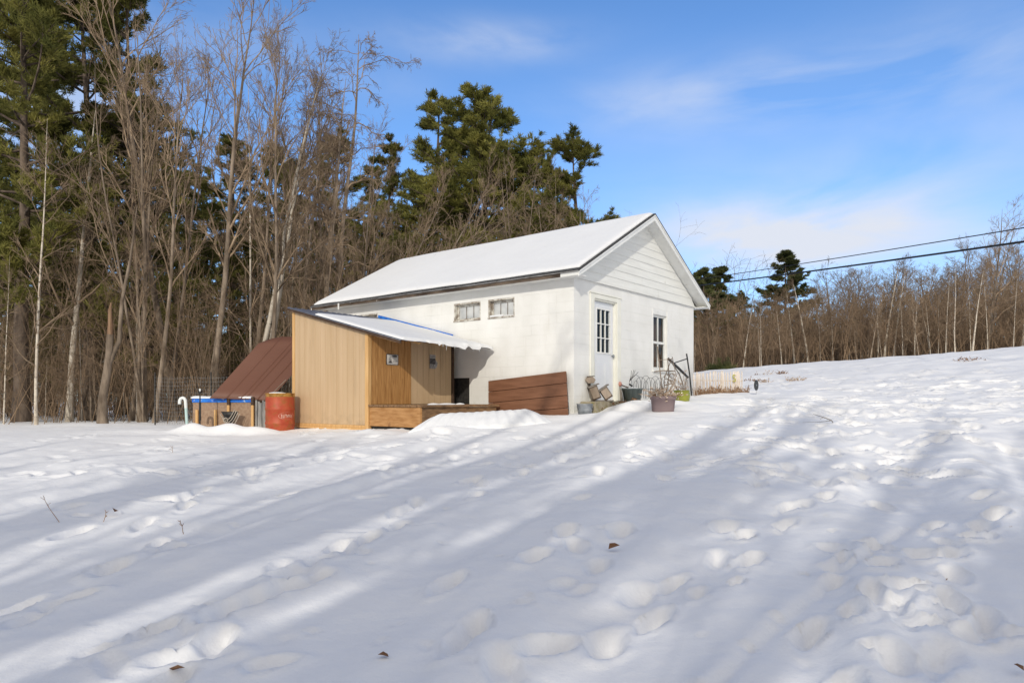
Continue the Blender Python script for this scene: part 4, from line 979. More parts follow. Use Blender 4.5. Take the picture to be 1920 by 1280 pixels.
# ------------------------------------------------------------------ brown steel sheet leaning behind the shed
c0 = np.array(at(393, 746, 14.75)); c1 = np.array(at(505, 750, 14.75)); c2 = np.array(at(496, 631, 16.0)); c3 = np.array(at(612, 631, 16.4))
sh = thing('steel_sheet', 'large brown ribbed steel sheet sloping up behind the tan shed', 'roofing sheet', tuple(c0))
nU = 200; V = []
for j in range(9):
    v = j/8
    for i in range(nU+1):
        u = i/nU; p = (c0*(1-u)+c1*u)*(1-v)+(c2*(1-u)+c3*u)*v-c0
        rib = 0
        for rc in (.28, .52, .60, .80): rib = max(rib, math.exp(-((u-rc)/.012)**2))
        if v > .93 and u < .35: p = p-np.array([0, 0, .1*(1-u/.35)**2])
        V.append(p+np.array([-.008, -.016, .010])*rib)
fs = [(j*(nU+1)+i, j*(nU+1)+i+1, (j+1)*(nU+1)+i+1, (j+1)*(nU+1)+i) for j in range(8) for i in range(nU)]
o = link_mesh('sheet', np_mesh('steel_sheet', np.array(V), [np.array(fs)], M['brown_sheet'], True), sh)
o.modifiers.new('t', 'SOLIDIFY').thickness = .006
b = MB(); b.tube([np.array(at(500, 748, 14.5))-c0, np.array(at(536, 712, 14.9))-c0], .011, 6); b.build('edge_batten', M['old_wood'], sh)

# ------------------------------------------------------------------ rusty red drum beside the shed
bx, by = -4.79, 14.15; bz = gz(bx, by)-.10; r = .285; hb = EYE-(737-HY)/F_PX*14.15-bz
drum = thing('steel_drum', 'rusty orange red steel drum standing beside the tan shed wall', 'barrel', (bx, by, bz))
b = MB(); prof = [(0, .02), (r-.02, .02), (r, 0), (r, .03)]
for zr in (.30, .63):
    prof += [(r, hb*zr-.03), (r+.012, hb*zr-.01), (r+.012, hb*zr+.01), (r, hb*zr+.03)]
prof += [(r, hb-.075)]
b.lathe(prof, n=48); b.build('body', M['barrel'], drum)
b = MB(); b.lathe([(r, hb-.075), (r+.003, hb-.02), (r+.012, hb-.012), (r+.012, hb), (r-.01, hb), (r-.012, hb-.02), (0, hb-.02)], n=48); b.build('rim', M['barrel_rim'], drum)
b = MB(); b.lathe([(.17, hb-.019), (.16, hb+.012), (.08, hb+.022), (0, hb+.024)], (-.05, -.02, 0), 24); b.build('snow_cap', M['roof_snow'], drum)
def wrap(x, z, rr):                            # bend flat artwork round the drum; x = arc length
    a = -PI/2+x/r; return (rr*math.cos(a), rr*math.sin(a), z)
view = math.atan2(bx, by); LX = r*(.50-view)  # the print faces right of the viewer
zc = hb*.475
b = MB(); n = 56
for k in range(n):
    t0a, t1a = 2*PI*k/n, 2*PI*(k+1)/n
    f = lambda t, s: wrap(LX+.175*s*math.cos(t), zc+.075*s*math.sin(t), r+.0025)
    b.quad(f(t0a, 1), f(t1a, 1), f(t1a, .94), f(t0a, .94))
b.build('oval_print', M['logo_faint'], drum)
cu = bpy.data.curves.new('lettering', 'FONT'); cu.body = 'ANALITE'; cu.size = .105; cu.align_x = 'CENTER'; cu.align_y = 'CENTER'
to = bpy.data.objects.new('lettering_source', cu); col.objects.link(to)
dg = bpy.context.evaluated_depsgraph_get(); tm = bpy.data.meshes.new_from_object(to.evaluated_get(dg)); bpy.data.objects.remove(to)
for v in tm.vertices:                          # the drum stands upside down, so the word is turned half round
    v.co = wrap(LX-v.co.x*.62, zc-v.co.y*.95, r+.003)
tm.materials.clear(); tm.materials.append(M['logo']); link_mesh('lettering', tm, drum)

# ------------------------------------------------------------------ low enclosure with blue rim, left of the drum
eL = np.array(at(362, 790, 15.0)); eR = np.array(at(500, 790, 14.72))
er = math.atan2(eR[1]-eL[1], eR[0]-eL[0]); ew = float(np.hypot(*(eR-eL)[:2])); ez = .85
en = thing('plywood_bin', 'low weathered plywood bin with blue rim and snowy top left of the red drum', 'bin', (eL[0], eL[1], ez), er)
etop = 1.63-ez
b = MB(); b.box(.0, ew*.80, 0, .02, 0, etop-.03); b.box(0, .02, .021, 1.2, 0, etop-.03); b.box(ew*.80-.02, ew*.80, .021, 1.2, 0, etop-.03); b.box(0, ew*.80, 1.2, 1.22, 0, etop-.03); b.build('board_wall', M['osb'], en)
b = MB(); b.box(-.015, ew*.80+.01, -.022, -.004, etop-.10, etop-.015); b.box(-.02, -.004, .0, 1.2, etop-.10, etop-.015); b.build('blue_rim', M['blue_tarp'], en, .006)
for u in (.055, .31, .485, .81):
    b = MB(); hgt = etop-.10 if u < .4 else etop+.0
    b.box(u*ew, u*ew+.055, -.062, -.024, 0, hgt-.16); b.build('post', M['new_wood'], en, .004)
    if u > .4: b = MB(); b.box(u*ew-.002, u*ew+.062, -.066, -.022, hgt-.158, hgt+.02); b.build('post_top', M['dark_post'], en, .004)
b = MB()
for i in range(5): b.box(ew*.845+i*.052, ew*.845+i*.052+.046, .0+.012*(i % 2), .03+.012*(i % 2), 0, etop-.05-.03*(i % 3)); 
b.build('grey_slat', M['grey_board'], en, .004)
def bin_snow(u, v):
    x = -.03+(ew*.8+.05)*u; y = -.04+1.26*v; e = min(x+.03, ew*.8+.02-x, y+.04, 1.22-y)
    return x, y, etop-.016, (.05+.03*float(vnoise(np.array(x*4), np.array(y*4), 3)))*edge_round(max(e, 0)+.01, .08)
snow_sheet('snow_cover', bin_snow, 60, 30, en, 0)
# black tub with a coil of rope on the bin front
hx, hy, hz = at(431, 782, 14.55)
tb = thing('hanging_tub', 'small black tub with a looped rope hanging on the front of the plywood bin', 'tub', (hx, hy, hz-.12))
b = MB(); b.lathe([(.0, .0), (.09, .0), (.14, .16), (.19, .24), (.175, .24), (.12, .1), (0, .06)], n=20, sy=.45); b.build('tub_body', M['black_metal'], tb)
b = MB()
for k in range(4):
    b.tube([(-.16+.02*k+(.30+.02*k)*t, -.10-.008*k, .19-.03*k+.10*t*t-(.16+.02*k)*math.sin(PI*t)*.9) for t in np.linspace(0, 1, 14)], .009, 6)
b.tube([(-.03+.045*math.cos(t), -.14, .06+.05*math.sin(t)) for t in np.linspace(0, 6.4, 16)], .009, 6)
b.build('rope', M['rope'], tb)
# hooked white pipe
px_, py_, pz_ = at(352, 796, 14.0); pb = gz(px_, py_)-.05; pt = EYE+5/F_PX*14.0
pp = thing('vent_pipe', 'white plastic vent pipe with hooked top sticking out of the snow', 'pipe', (px_, py_, pb))
b = MB(); h_ = pt-pb; b.tube([(0, 0, 0), (-.02, 0, h_*.35), (-.035, 0, h_*.68)], .029, 14); b.build('shaft', M['pvc_tint'], pp)
b = MB(); b.tube([(-.035, 0, h_*.68), (-.045, 0, h_*.86)]+[(-.105+.06*math.cos(t), 0, h_*.86+.075*math.sin(t)) for t in np.linspace(.3, PI, 9)]+[(-.165, 0, h_*.86-.05)], .031, 14); b.build('hook', M['pvc'], pp)
# wire fence and its posts
fx = [at(290, 760, 16.6), at(400, 760, 16.2), at(505, 760, 15.9)]
wfence = thing('wire_fence', 'sagging grey wire mesh fence between the trees behind the plywood bin', 'fence', (fx[0][0], fx[0][1], gz(*fx[0][:2])))
base = np.array(fx[0]); base[2] = wfence.location.z
b = MB(); A_, B_ = np.array(fx[0]), np.array(fx[2]); A_[2] = gz(A_[0], A_[1]); B_[2] = gz(B_[0], B_[1])
nw = 44
for i in range(nw+1):
    p = A_+(B_-A_)*i/nw-base; b.tube([p, p+np.array([0, 0, 1.15])], .0028, 3, False)
for k in range(13):
    b.tube([A_+(B_-A_)*t-base+np.array([0, 0, .05+k*.09-.03*math.sin(PI*((t*3) % 1))]) for t in np.linspace(0, 1, 13)], .0028, 3, False)
b.build('mesh', M['wire'], wfence)
for t in (0, .5, 1): 
    p = A_+(B_-A_)*t-base; b = MB(); b.tube([p+np.array([0, .02, -.2]), p+np.array([0, .02, 1.25])], .016, 6); b.build('post', M['black_metal'], wfence)
x_, y_, _ = at(375, 797, 14.3); zb_ = gz(x_, y_); ht = EYE+26/F_PX*14.3-zb_
st_ = thing('fence_stake', 'thin dark metal stake standing upright in front of the plywood bin', 'stake', (x_, y_, zb_-.1))
b = MB(); b.tube([(0, 0, 0), (0, 0, ht-.02)], .013, 6); b.box(-.022, .022, -.004, .004, .3, ht*.72); b.build('shaft', M['black_metal'], st_)
b = MB(); b.lathe([(.012, 0), (.02, .02), (.02, .05), (.0, .06)], (0, 0, ht-.03), 8); b.build('insulator', M['pvc'], st_)

# ------------------------------------------------------------------ odds and ends by the door
step = thing('stone_step', 'mossy stone doorstep below the pale blue door', 'step', (*hp(1.2, -.18), 1.3), HR)
rs = RS(2); b = MB(); V = []; nx_, nz_ = 40, 5
b.box(-1.0, 1.1, -.17, .17, -.3, .255); so = b.build('slab', M['stone'], step, .02)
b = MB()
for i in range(70):                            # leaf litter along the foot of the step
    u = rs.uniform(-.9, .9); w_ = -.19-rs.rand()*.22; c = np.array([u, w_, 0]); wx, wy = hp(1.2+u, -.18+w_); c[2] = gz(wx, wy)-1.3+.02+.02*rs.rand()
    if u < -.1 and rs.rand() < .6: continue
    d1 = norm(rs.randn(3)*np.array([1, 1, .35]))*.035; d2 = norm(np.cross(d1, rs.randn(3)))*.022
    b.add([c-d1, c+d2, c+d1, c-d2], [(0, 1, 2, 3)])
b.build('leaf_litter', M['leaf_litter'], step)
bkx, bky = hp(-.05, -.28)
bk = thing('zinc_bucket', 'dented grey zinc bucket in the snow at the building corner', 'bucket', (bkx, bky, gz(bkx, bky)-.06))
b = MB(); b.lathe([(0, 0), (.12, 0), (.135, .10), (.142, .105), (.14, .12), (.152, .215), (.16, .22), (.157, .232), (.148, .225), (.13, .06), (0, .05)], n=32); b.build('body', M['zinc'], bk)
b = MB(); b.tube([(.157*math.cos(t), .157*math.sin(t)*.45-.10, .19-.10*math.sin(t)) for t in np.linspace(0, PI, 14)], .004, 6); b.build('handle', M['black_metal'], bk)
b = MB(); b.lathe([(.14, .18), (.1, .2), (0, .205)], n=20); b.build('snow_fill', M['roof_snow'], bk)
# weathered birdhouses fixed to a leaning board
hx_, hy_ = hp(.62, -.2)
ho = thing('birdhouse_board', 'leaning weathered board carrying three tilted wooden birdhouses on the doorstep', 'birdhouse', (hx_, hy_, 1.557), .10)
def rot2(x, z, a): return x*math.cos(a)-z*math.sin(a), x*math.sin(a)+z*math.cos(a)
b = MB(); b.obox((-.185, .055, .21), (.035, 0, .010), (0, .012, 0), (-.062, 0, .21)); b.obox((.06, .03, .014), (.21, 0, 0), (0, .08, 0), (0, 0, .013)); b.build('back_board', M['grey_wood'], ho, .003)
for cx, cz, an, w_, h_ in ((-.115, .175, .36, .072, .118), (.105, .160, .60, .072, .100)):
    b = MB(); b.obox((cx, -.02, cz), (w_*math.cos(an), 0, w_*math.sin(an)), (0, .06, 0), (-h_*math.sin(an), 0, h_*math.cos(an))); bo = b.build('box', M['old_wood'], ho, .003)
    b = MB(); ox, oz = rot2(.02, h_+.013, an); b.obox((cx+ox, -.03, cz+oz), ((w_+.045)*math.cos(an), 0, (w_+.045)*math.sin(an)), (0, .085, 0), (-.010*math.sin(an), 0, .010*math.cos(an))); b.build('roof', M['grey_wood'], bo, .002)
    b = MB(); ox, oz = rot2(w_+.008, 0, an); b.obox((cx+ox, -.022, cz+oz), (.007*math.cos(an), 0, .007*math.sin(an)), (0, .066, 0), (-h_*.98*math.sin(an), 0, h_*.98*math.cos(an))); b.build('side_board', M['grey_wood'], bo, .002)
    b = MB(); ox, oz = rot2(0, -h_-.012, an); b.obox((cx+ox, -.025, cz+oz), ((w_+.012)*math.cos(an), 0, (w_+.012)*math.sin(an)), (0, .07, 0), (-.010*math.sin(an), 0, .010*math.cos(an))); b.build('floor', M['dark_post'], bo, .002)
b = MB(); hexv = [(-.195+.10*math.cos(PI/3*k+.1), y, .415+.072*math.sin(PI/3*k+.1)) for y in (-.07, .05) for k in range(6)]
b.add(hexv, [tuple(range(6)), tuple(range(11, 5, -1))]+[(k, 6+k, 6+(k+1) % 6, (k+1) % 6) for k in range(6)]); hb_ = b.build('box', M['old_wood'], ho, .003)
b = MB(); b.obox((-.19, -.012, .49), (.068, 0, .006), (0, .075, 0), (-.001, 0, .009)); b.build('roof', M['grey_wood'], hb_, .002)
# grey-green tub with tools
tx, ty = hp(1.94, -.20); tz = 1.555
tu = thing('planter_tub', 'rectangular grey green plastic tub with snow in it, right of the door', 'planter', (tx, ty, tz), HR-.6)
b = MB(); b.lathe([(0, 0), (.145, 0), (.185, .25), (.2, .25), (.2, .275), (.175, .275), (.165, .2), (0, .2)], n=40, sx=1.05, sy=.75, power=5); b.build('body', M['tub'], tu)
b = MB(); b.lathe([(.172, .22), (.15, .265), (.08, .29), (0, .29)], n=30, sx=1.05, sy=.75, power=4); b.build('snow_fill', M['roof_snow'], tu)
ps = thing('mallet', 'stick with a faded pinkish round head resting on the grey tub', 'mallet', (tx-.20, ty-.05, tz+.27))
b = MB(); b.tube([(-.06, 0, .08), (.04, .0, .04), (.16, .02, .0)], .013, 8); b.build('stick', M['dark_post'], ps)
b = MB(); b.lathe([(0, -.055), (.04, -.045), (.06, 0), (.045, .045), (0, .06)], (-.085, 0, .09), 14); b.build('head', M['pink'], ps)
b = MB(); b.tube([(-.09, .0, .04), (-.05, 0, -.1), (-.03, 0, -.26)], .022, 8); b.build('shank', M['grey_wood'], ps)
fo = thing('garden_rake', 'small black rake with thin tines pointing up behind the grey tub', 'rake', (tx-.02, ty-.02, tz+.29))
b = MB(); b.tube([(.02, 0, .03), (-.05, .0, .07)], .018, 8); b.build('socket', M['black_metal'], fo)
b = MB()
for k, (ex, ez_) in enumerate(((.0, .36), (.05, .37), (.085, .37), (.15, .33))): b.tube([(-.05, .0, .07), (-.045, .0, .13), (ex*.55-.01, .01*k, .25), (ex, .012*k, ez_)], .0045, 5)
b.build('tines', M['black_metal'], fo)
ar = thing('wire_edging', 'dark wire arch edging panel against the white wall behind the tub', 'garden edging', (*hp(2.05, -.10), 1.62), HR)
b = MB()
def arch(u, w_, h0, h1): b.tube([(u, 0, 0), (u, 0, h0)]+[(u+w_/2-w_/2*math.cos(t), 0, h0+(h1-h0)*math.sin(t)) for t in np.linspace(.15, PI-.15, 10)]+[(u+w_, 0, h0), (u+w_, 0, 0)], .0042, 5)
for k in range(4): arch(.02+k*.46, .44, .32, .50); arch(.13+k*.46, .22, .24, .38)
for k in range(3): arch(.25+k*.46, .42, .34, .46)
b.tube([(0, 0, .2), (1.9, 0, .2)], .006, 5); b.build('wire', M['black_metal'], ar)
# mauve pot with dead plants and a stick trellis
px_, py_ = at(1243, 768, 12.95)[:2]; pz_ = gz(px_, py_)-.04
pu = thing('flower_pot', 'large mauve plastic pot full of dead stems standing in the snow', 'flower pot', (px_, py_, pz_), -.15)
b = MB(); b.lathe([(0, 0), (.185, 0), (.2, .02), (.222, .23), (.238, .235), (.24, .30), (.22, .30), (.205, .22), (0, .22)], n=40, sy=.8, power=6); b.build('body', M['purple'], pu)
b = MB(); b.lathe([(.21, .25), (.1, .27), (0, .275)], n=30, sy=.8, power=4); b.build('soil', M['soil'], pu)
def dead_stems(root, n, r0, hmin, hmax, z, seed, leaf=3, m='dry', spread=.5, sy=.8):
    rs = RS(seed)
    st = np.stack([rs.uniform(-r0, r0, n), rs.uniform(-r0, r0, n)*sy, np.full(n, z)], 1)
    P = grow(st, np.stack([st[:, 0]*3*spread+rs.randn(n)*spread, st[:, 1]*3*spread+rs.randn(n)*spread, np.full(n, .8)], 1), rs.uniform(hmin, hmax, n), 6, .25, -.10, rs); R = taper(np.full(n, .0045), 6, .5)
    v, q = tubes([(P, R, 4)]); link_mesh('stems', np_mesh('dead_stem', v, [q], M[m], True), root)
    c = sample(P, R, rs.uniform(.3, 1, (n, leaf)))[0].reshape(-1, 3)
    d1 = norm(rs.randn(len(c), 3))*rs.uniform(.015, .04, (len(c), 1)); d2 = norm(np.cross(d1, rs.randn(len(c), 3)))*.012
    V = np.stack([c-d1, c+d2, c+d1*1.1, c-d2], 1).reshape(-1, 3)
    link_mesh('leaves', np_mesh('dead_leaf', V, [np.arange(len(V)).reshape(-1, 4)], M['dry_pale' if seed % 2 else 'leaf_litter']), root)
dp = thing('dead_plant', 'tangle of dried brown stems spilling over the mauve pot', 'plant', (px_, py_, pz_+.27))
dead_stems(dp, 110, .2, .08, .32, 0, 31, 5)
tr = thing('stick_trellis', 'twig trellis of curled sticks rising from the mauve pot before the window', 'trellis', (px_-.02, py_+.02, pz_+.26))
b = MB()
b.tube([(.01, 0, 0), (-.01, 0, .35), (-.06, .02, .78), (-.075, .02, .98)], .012, 6); b.tube([(.10, .05, 0), (.15, .05, .45), (.12, .03, .75)], .009, 6)
b.tube([(.03, -.03, 0), (.06, 0, .4), (.2, .05, .75)], .008, 6); b.tube([(.08, 0, 0), (.28, .02, .42), (.20, .0, .78)], .008, 6)
b.tube([(-.14, .0, .50), (.02, 0, .52), (.26, .02, .51)], .011, 6); b.tube([(-.07, 0, .72), (.2, .02, .74)], .006, 6)
for cx, cz, rr in ((.10, .40, .06), (.20, .42, .055), (.15, .30, .05), (.24, .33, .04)):
    b.tube([(cx+rr*math.cos(t)*(1-.05*t), .0, cz+rr*math.sin(t)*(1-.05*t)) for t in np.linspace(0, 8, 20)], .008, 5)
b.tube([(.05, -.02, .24), (.16, 0, .27), (.27, .02, .28)], .012, 6)
b.build('sticks', M['old_wood'], tr)
gx, gy = at(1278, 752, 14.6)[:2]; gzz = gz(gx, gy)-.03
gp = thing('flower_pot', 'shiny lime green glazed pot right of the mauve pot', 'flower pot', (gx, gy, gzz))
b = MB(); b.lathe([(0, 0), (.13, 0), (.165, .05), (.18, .14), (.176, .21), (.165, .235), (.175, .25), (.18, .265), (.165, .27), (.15, .22), (0, .21)], n=40); b.build('body', M['green_glaze'], gp)
b = MB(); b.lathe([(.158, .235), (.1, .27), (0, .285)], n=24); b.build('snow_fill', M['roof_snow'], gp)
gd = thing('dead_plant', 'few bare upright stalks with seed heads in the lime green pot', 'plant', (gx, gy, gzz+.25))
dead_stems(gd, 16, .1, .15, .5, 0, 33, 3, spread=.25)
# black garden cart handles by the front wall
fr0 = np.array([3.474, -.3, 2.50]); L3 = lambda *p: tuple(np.array(p)-np.array([4.4, -.3, 1.6]))
ct = thing('tool_frame', 'black angled metal tool frame leaning beside the front window', 'garden tool', (*hp(4.4, -.3), 1.6), HR)
b = MB(); b.tube([L3(3.45, -.3, 2.52), L3(3.95, -.32, 2.32), L3(4.42, -.34, 2.12)], [.03, .034, .028], 8); b.build('beam', M['black_metal'], ct)
b = MB(); b.tube([L3(3.72, -.3, 2.43), L3(4.53, -.28, 2.575)], .014, 7); b.tube([L3(4.48, -.28, 2.69), L3(4.53, -.28, 2.56), L3(4.73, -.25, 2.18), L3(4.86, -.24, 1.68)], .018, 7); b.build('handle', M['black_metal'], ct)
b = MB(); b.tube([L3(3.55, -.32, 2.46), L3(3.95, -.34, 2.18), L3(4.1, -.36, 1.95), L3(4.12, -.36, 1.62)], .014, 7); b.tube([L3(4.12, -.36, 1.62), L3(4.25, -.36, 2.0), L3(4.32, -.36, 2.12)], .012, 7); b.build('brace', M['grey_wood'], ct)

# ------------------------------------------------------------------ picket fence, ornament, disc, weeds
qL = np.array(at(1300, 740, 16.75)); qR = np.array(at(1392, 738, 17.6))
pr = math.atan2(qR[1]-qL[1], qR[0]-qL[0]); pl = float(np.hypot(*(qR-qL)[:2])); pz0 = gz(qL[0], qL[1])
pf = thing('picket_fence', 'low cream picket fence of narrow slats at the right corner of the building', 'fence', (qL[0], qL[1], pz0), pr)
b = MB(); b.box(0, pl, .012, .024, .12, .15); b.box(0, pl, .012, .024, .38, .41); b.build('rail', M['picket'], pf)
pk = []
for v in range(3):
    b = MB(); h_ = .55+.02*v; b.add([(-.0135, -.006, -.1), (.0135, -.006, -.1), (.0135, -.006, h_-.02), (0, -.006, h_), (-.0135, -.006, h_-.02), (-.0135, .008, -.1), (.0135, .008, -.1), (.0135, .008, h_-.02), (0, .008, h_), (-.0135, .008, h_-.02)],
        [(0, 1, 2, 3, 4), (9, 8, 7, 6, 5), (0, 5, 6, 1), (1, 6, 7, 2), (2, 7, 8, 3), (3, 8, 9, 4), (4, 9, 5, 0)])
    pk.append(b)
me_ = []
rs = RS(12); npk = 36
for i in range(npk):
    if i < 3: o = pk[i].build('picket', M['picket'], pf); me_.append(o.data)
    else: o = link_mesh('picket', me_[rs.randint(3)], pf)
    u = pl*(i+.5)/npk; wx = qL[0]+math.cos(pr)*u; wy = qL[1]+math.sin(pr)*u
    o.location = (u+rs.randn()*.004, rs.randn()*.004, gz(wx, wy)-pz0+rs.randn()*.012); o.rotation_euler = (rs.randn()*.03, rs.randn()*.035, 0)
b = MB(); sp_ = [(.045*math.cos(t), 0, .042+.042*math.sin(t)) for t in np.linspace(.5, 4.7, 12)]+[(.045*math.cos(t), 0, -.042+.042*math.sin(t)) for t in np.linspace(1.57, -2.6, 12)]
wx, wy, wz = at(1376, 709, 17.40)
b.tube(sp_, .014, 8); so = b.build('letter_ornament', M['ornament']); so.location = (wx, wy-.02, wz); so.rotation_euler = (0, 0, pr)
tag(so, 'yellow green S shaped ornament hung on the picket fence', 'ornament')
rs = RS(14); n = 240; u = rs.uniform(-.05, pl+.08, n); off = -.04-rs.rand(n)*.14
x = qL[0]+math.cos(pr)*u-math.sin(pr)*off; y = qL[1]+math.sin(pr)*u+math.cos(pr)*off
st = np.stack([x, y, G(x, y)+humps(x, y)-.03], 1)
P = grow(st, np.stack([rs.randn(n)*.3, rs.randn(n)*.3, np.ones(n)], 1), rs.uniform(.10, .30, n), 5, .15, 0, rs); R = taper(np.full(n, .005), 5, .6)
v, q = tubes([(P, R, 4)]); c = sample(P, R, rs.uniform(.3, 1, (n, 6)))[0].reshape(-1, 3)
d1 = norm(rs.randn(len(c), 3))*rs.uniform(.012, .03, (len(c), 1)); d2 = norm(np.cross(d1, rs.randn(len(c), 3)))*.010
V = np.concatenate([v, np.stack([c-d1, c+d2, c+d1, c-d2], 1).reshape(-1, 3)])
tag(link_mesh('dried_flowers', np_mesh('dried_flowers', V, [q, np.arange(len(v), len(V)).reshape(-1, 4)], M['dry'])), 'band of dried brown flower stems along the foot of the picket fence', 'dried plants', kind='stuff')
x_, y_, _ = at(1418, 742, 16.5); z_ = gz(x_, y_)
ds = thing('disc_sign', 'dark round disc on a thin stake, seen nearly edge on, right of the picket fence', 'garden stake', (x_, y_, z_), .86)
hc = EYE+26/F_PX*16.5-z_
b = MB(); b.tube([(0, 0, -.1), (0, 0, hc)], .004, 5); b.build('stake', M['wire'], ds)
b = MB(); n = 32
for sgn in (-1, 1): pass
b.add([(.125*math.cos(2*PI*k/n), yy, hc+.125*math.sin(2*PI*k/n)) for yy in (-.008, .008) for k in range(n)], [tuple(range(n)), tuple(range(2*n-1, n-1, -1))]+[(k, n+k, n+(k+1) % n, (k+1) % n) for k in range(n)])
b.build('disc', M['black_metal'], ds)
b = MB(); b.add([(.022*math.cos(2*PI*k/12), yy, hc+.022*math.sin(2*PI*k/12)) for yy in (-.012, .012) for k in range(12)], [tuple(range(12)), tuple(range(23, 11, -1))]+[(k, 12+k, 12+(k+1) % 12, (k+1) % 12) for k in range(12)]); b.build('hub', M['zinc'], ds)

def weed(px, py, h, label, seed, n=1, lean=.2, name='dry_weed', twigs=4, cat='weed'):
    x, y = ground_hit(px, py); rs = RS(seed)
    ro = thing(name, label, cat, (x, y, gz(x, y)-.03))
    P = grow(rs.randn(n, 3)*np.array([.05, .05, 0]), np.stack([lean+rs.randn(n)*.25, rs.randn(n)*.25, np.ones(n)], 1), np.full(n, h)*rs.uniform(.7, 1.1, n), 6, .08, 0, rs); R = taper(np.full(n, .0035), 6, .5)
    s, d, l, rr = sprout(P, R, np.full(n, h), twigs, .5, 1, .4, 1.0, .3, rs); P2 = grow(s, d, l, 4, .1, 0, rs)
    v, q = tubes([(P, R, 5), (P2, np.full((len(P2), 4), .002), 4)])
    link_mesh('stalk', np_mesh('weed', v, [q], M['dry'], True), ro)
weed(103, 980, .42, 'single dry weed stalk leaning left in the snow at far left', 1, lean=-.35)
weed(326, 852, .28, 'thin upright dry stalk in the snow below the white pipe', 2, lean=.0)
weed(322, 997, .16, 'short bent grass stalk in the snow at left', 3, twigs=8, lean=.3)
weed(190, 975, .14, 'short dry sprig left of the brown leaf at far left', 5, twigs=8, lean=.5)
weed(1868, 1000, .10, 'short dark weed poking out of the trampled snow at far right', 7, twigs=8, lean=.2)
weed(1772, 1095, .07, 'tiny grass tuft in a footprint at lower right', 9, twigs=8, lean=.1)
for i, (px, py, sp, nn) in enumerate(((1412, 716, .26, 26), (1437, 717, .14, 12), (1468, 700, .16, 16), (1490, 713, .22, 22), (1421, 704, .08, 6), (1440, 702, .2, 8), (1815, 676, .35, 24))):
    x, y = ground_hit(px, py); o = thing('dry_brush', ('dark low dry plants in the snow just left of the disc stake', 'small dry tuft in the snow right of the disc stake', 'dry brush poking through the sunny slope, upper of the row right of the fence', 'reddish dry brush on the sunny slope, rightmost of the row near the fence', 'tiny dark tuft above the disc stake on the sunny slope', 'thin fallen stalks on the sunny slope above the disc stake', 'dry patch of stalks high on the snowy slope at the far right')[i], 'brush', (x, y, gz(x, y)-.02))
    dead_stems(o, nn*2, sp*1.0, .08, .22, 0, 40+i, 4, spread=.6)
def leaf(px, py, label, seed, s=.045, m='leaf_litter'):
    x, y = ground_hit(px, py); rs = RS(seed); b = MB()
    v = [(-s, -s*.4, 0), (0, -s*.6, s*.35), (s, -s*.1, .005), (s*.3, s*.6, s*.2), (-s*.6, s*.5, s*.4), (0, 0, s*.1)]
    b.add(v, [(0, 1, 5), (1, 2, 5), (2, 3, 5), (3, 4, 5), (4, 0, 5)])
    o = b.build('dead_leaf', M[m]); o.location = (x, y, gz(x, y)+.03); o.rotation_euler = (rs.randn()*.3, rs.randn()*.3, rs.uniform(0, 6)); tag(o, label, 'leaf')
leaf(1151, 1034, 'brown dead leaf on the snow in the middle foreground', 1)
leaf(331, 1270, 'brown dead leaf at the bottom edge left of centre', 2, .035)
leaf(215, 964, 'curled brown leaf on the snow at left among dry sprigs', 3, .05)
leaf(720, 1243, 'small dark leaf scrap at the bottom centre', 4, .03)
leaf(1920-10, 1262, 'dark leaf at the bottom right corner', 5, .03)
x, y = ground_hit(1550, 797); rs = RS(6)
tw = thing('fallen_twig', 'small forked twig lying on the trampled snow right of the pots', 'twig', (x, y, gz(x, y)))
b = MB(); b.tube([(.12, 0, .0), (.08, 0, .07), (-.05, .0, .12), (-.2, .03, .17)], [.009, .008, .006, .003], 6); b.tube([(.08, 0, .07), (.0, -.02, .06), (-.12, -.05, .05), (-.42, -.08, .04)], [.006, .005, .004, .002], 5); b.tube([(-.05, 0, .12), (-.1, .02, .09)], .003, 5)
b.build('branch', M['grey_wood'], tw)

# ------------------------------------------------------------------ overhead wires
def cable(p0, p1, r, sag, label):
    p0, p1 = np.array(p0), np.array(p1); b = MB()
    mid = (p0+p1)/2; b.tube([p0+(p1-p0)*t-mid-np.array([0, 0, sag*4*t*(1-t)]) for t in np.linspace(0, 1, 60)], r, 8)
    o = b.build('overhead_wire', M['cable']); o.location = mid; tag(o, label, 'wire')
def ext(pa, pb, t): pa, pb = np.array(pa), np.array(pb); return pa+(pb-pa)*t
A1, B1 = at(1345, 523, 40), at(1920, 443, 20)
A2, B2 = at(1335, 512, 40), at(1920, 417, 20)
cable(ext(A1, B1, -1.5), ext(A1, B1, 1.6), .034, .25, 'thick black overhead cable, lower of the two at right')
cable(ext(A2, B2, -1.5), ext(A2, B2, 1.6), .017, .25, 'thin black overhead wire, upper of the two at right')

# ------------------------------------------------------------------ sky, sun, camera
sc = bpy.context.scene
w = bpy.data.worlds.new('World'); sc.world = w; w.use_nodes = True
N = w.node_tree.nodes; L = w.node_tree.links
EL, TRAV = math.radians(24.4), (.1053, .6318)
sky = N.new('ShaderNodeTexSky'); sky.sky_type = 'NISHITA'; sky.sun_disc = False
sky.sun_elevation = EL; sky.sun_rotation = math.atan2(-TRAV[0], -TRAV[1]) % (2*PI)
sky.air_density = 1.0; sky.dust_density = .6; sky.ozone_density = 2.0; sky.altitude = 200
tc = N.new('ShaderNodeTexCoord'); sp = N.new('ShaderNodeSeparateXYZ'); L.new(tc.outputs['Generated'], sp.inputs[0])
def mth(op, a, b=None, clamp=False):
    n = N.new('ShaderNodeMath'); n.operation = op; n.use_clamp = clamp
    for i, v in enumerate((a, b)):
        if v is None: continue
        if isinstance(v, (int, float)): n.inputs[i].default_value = v
        else: L.new(v, n.inputs[i])
    return n.outputs[0]
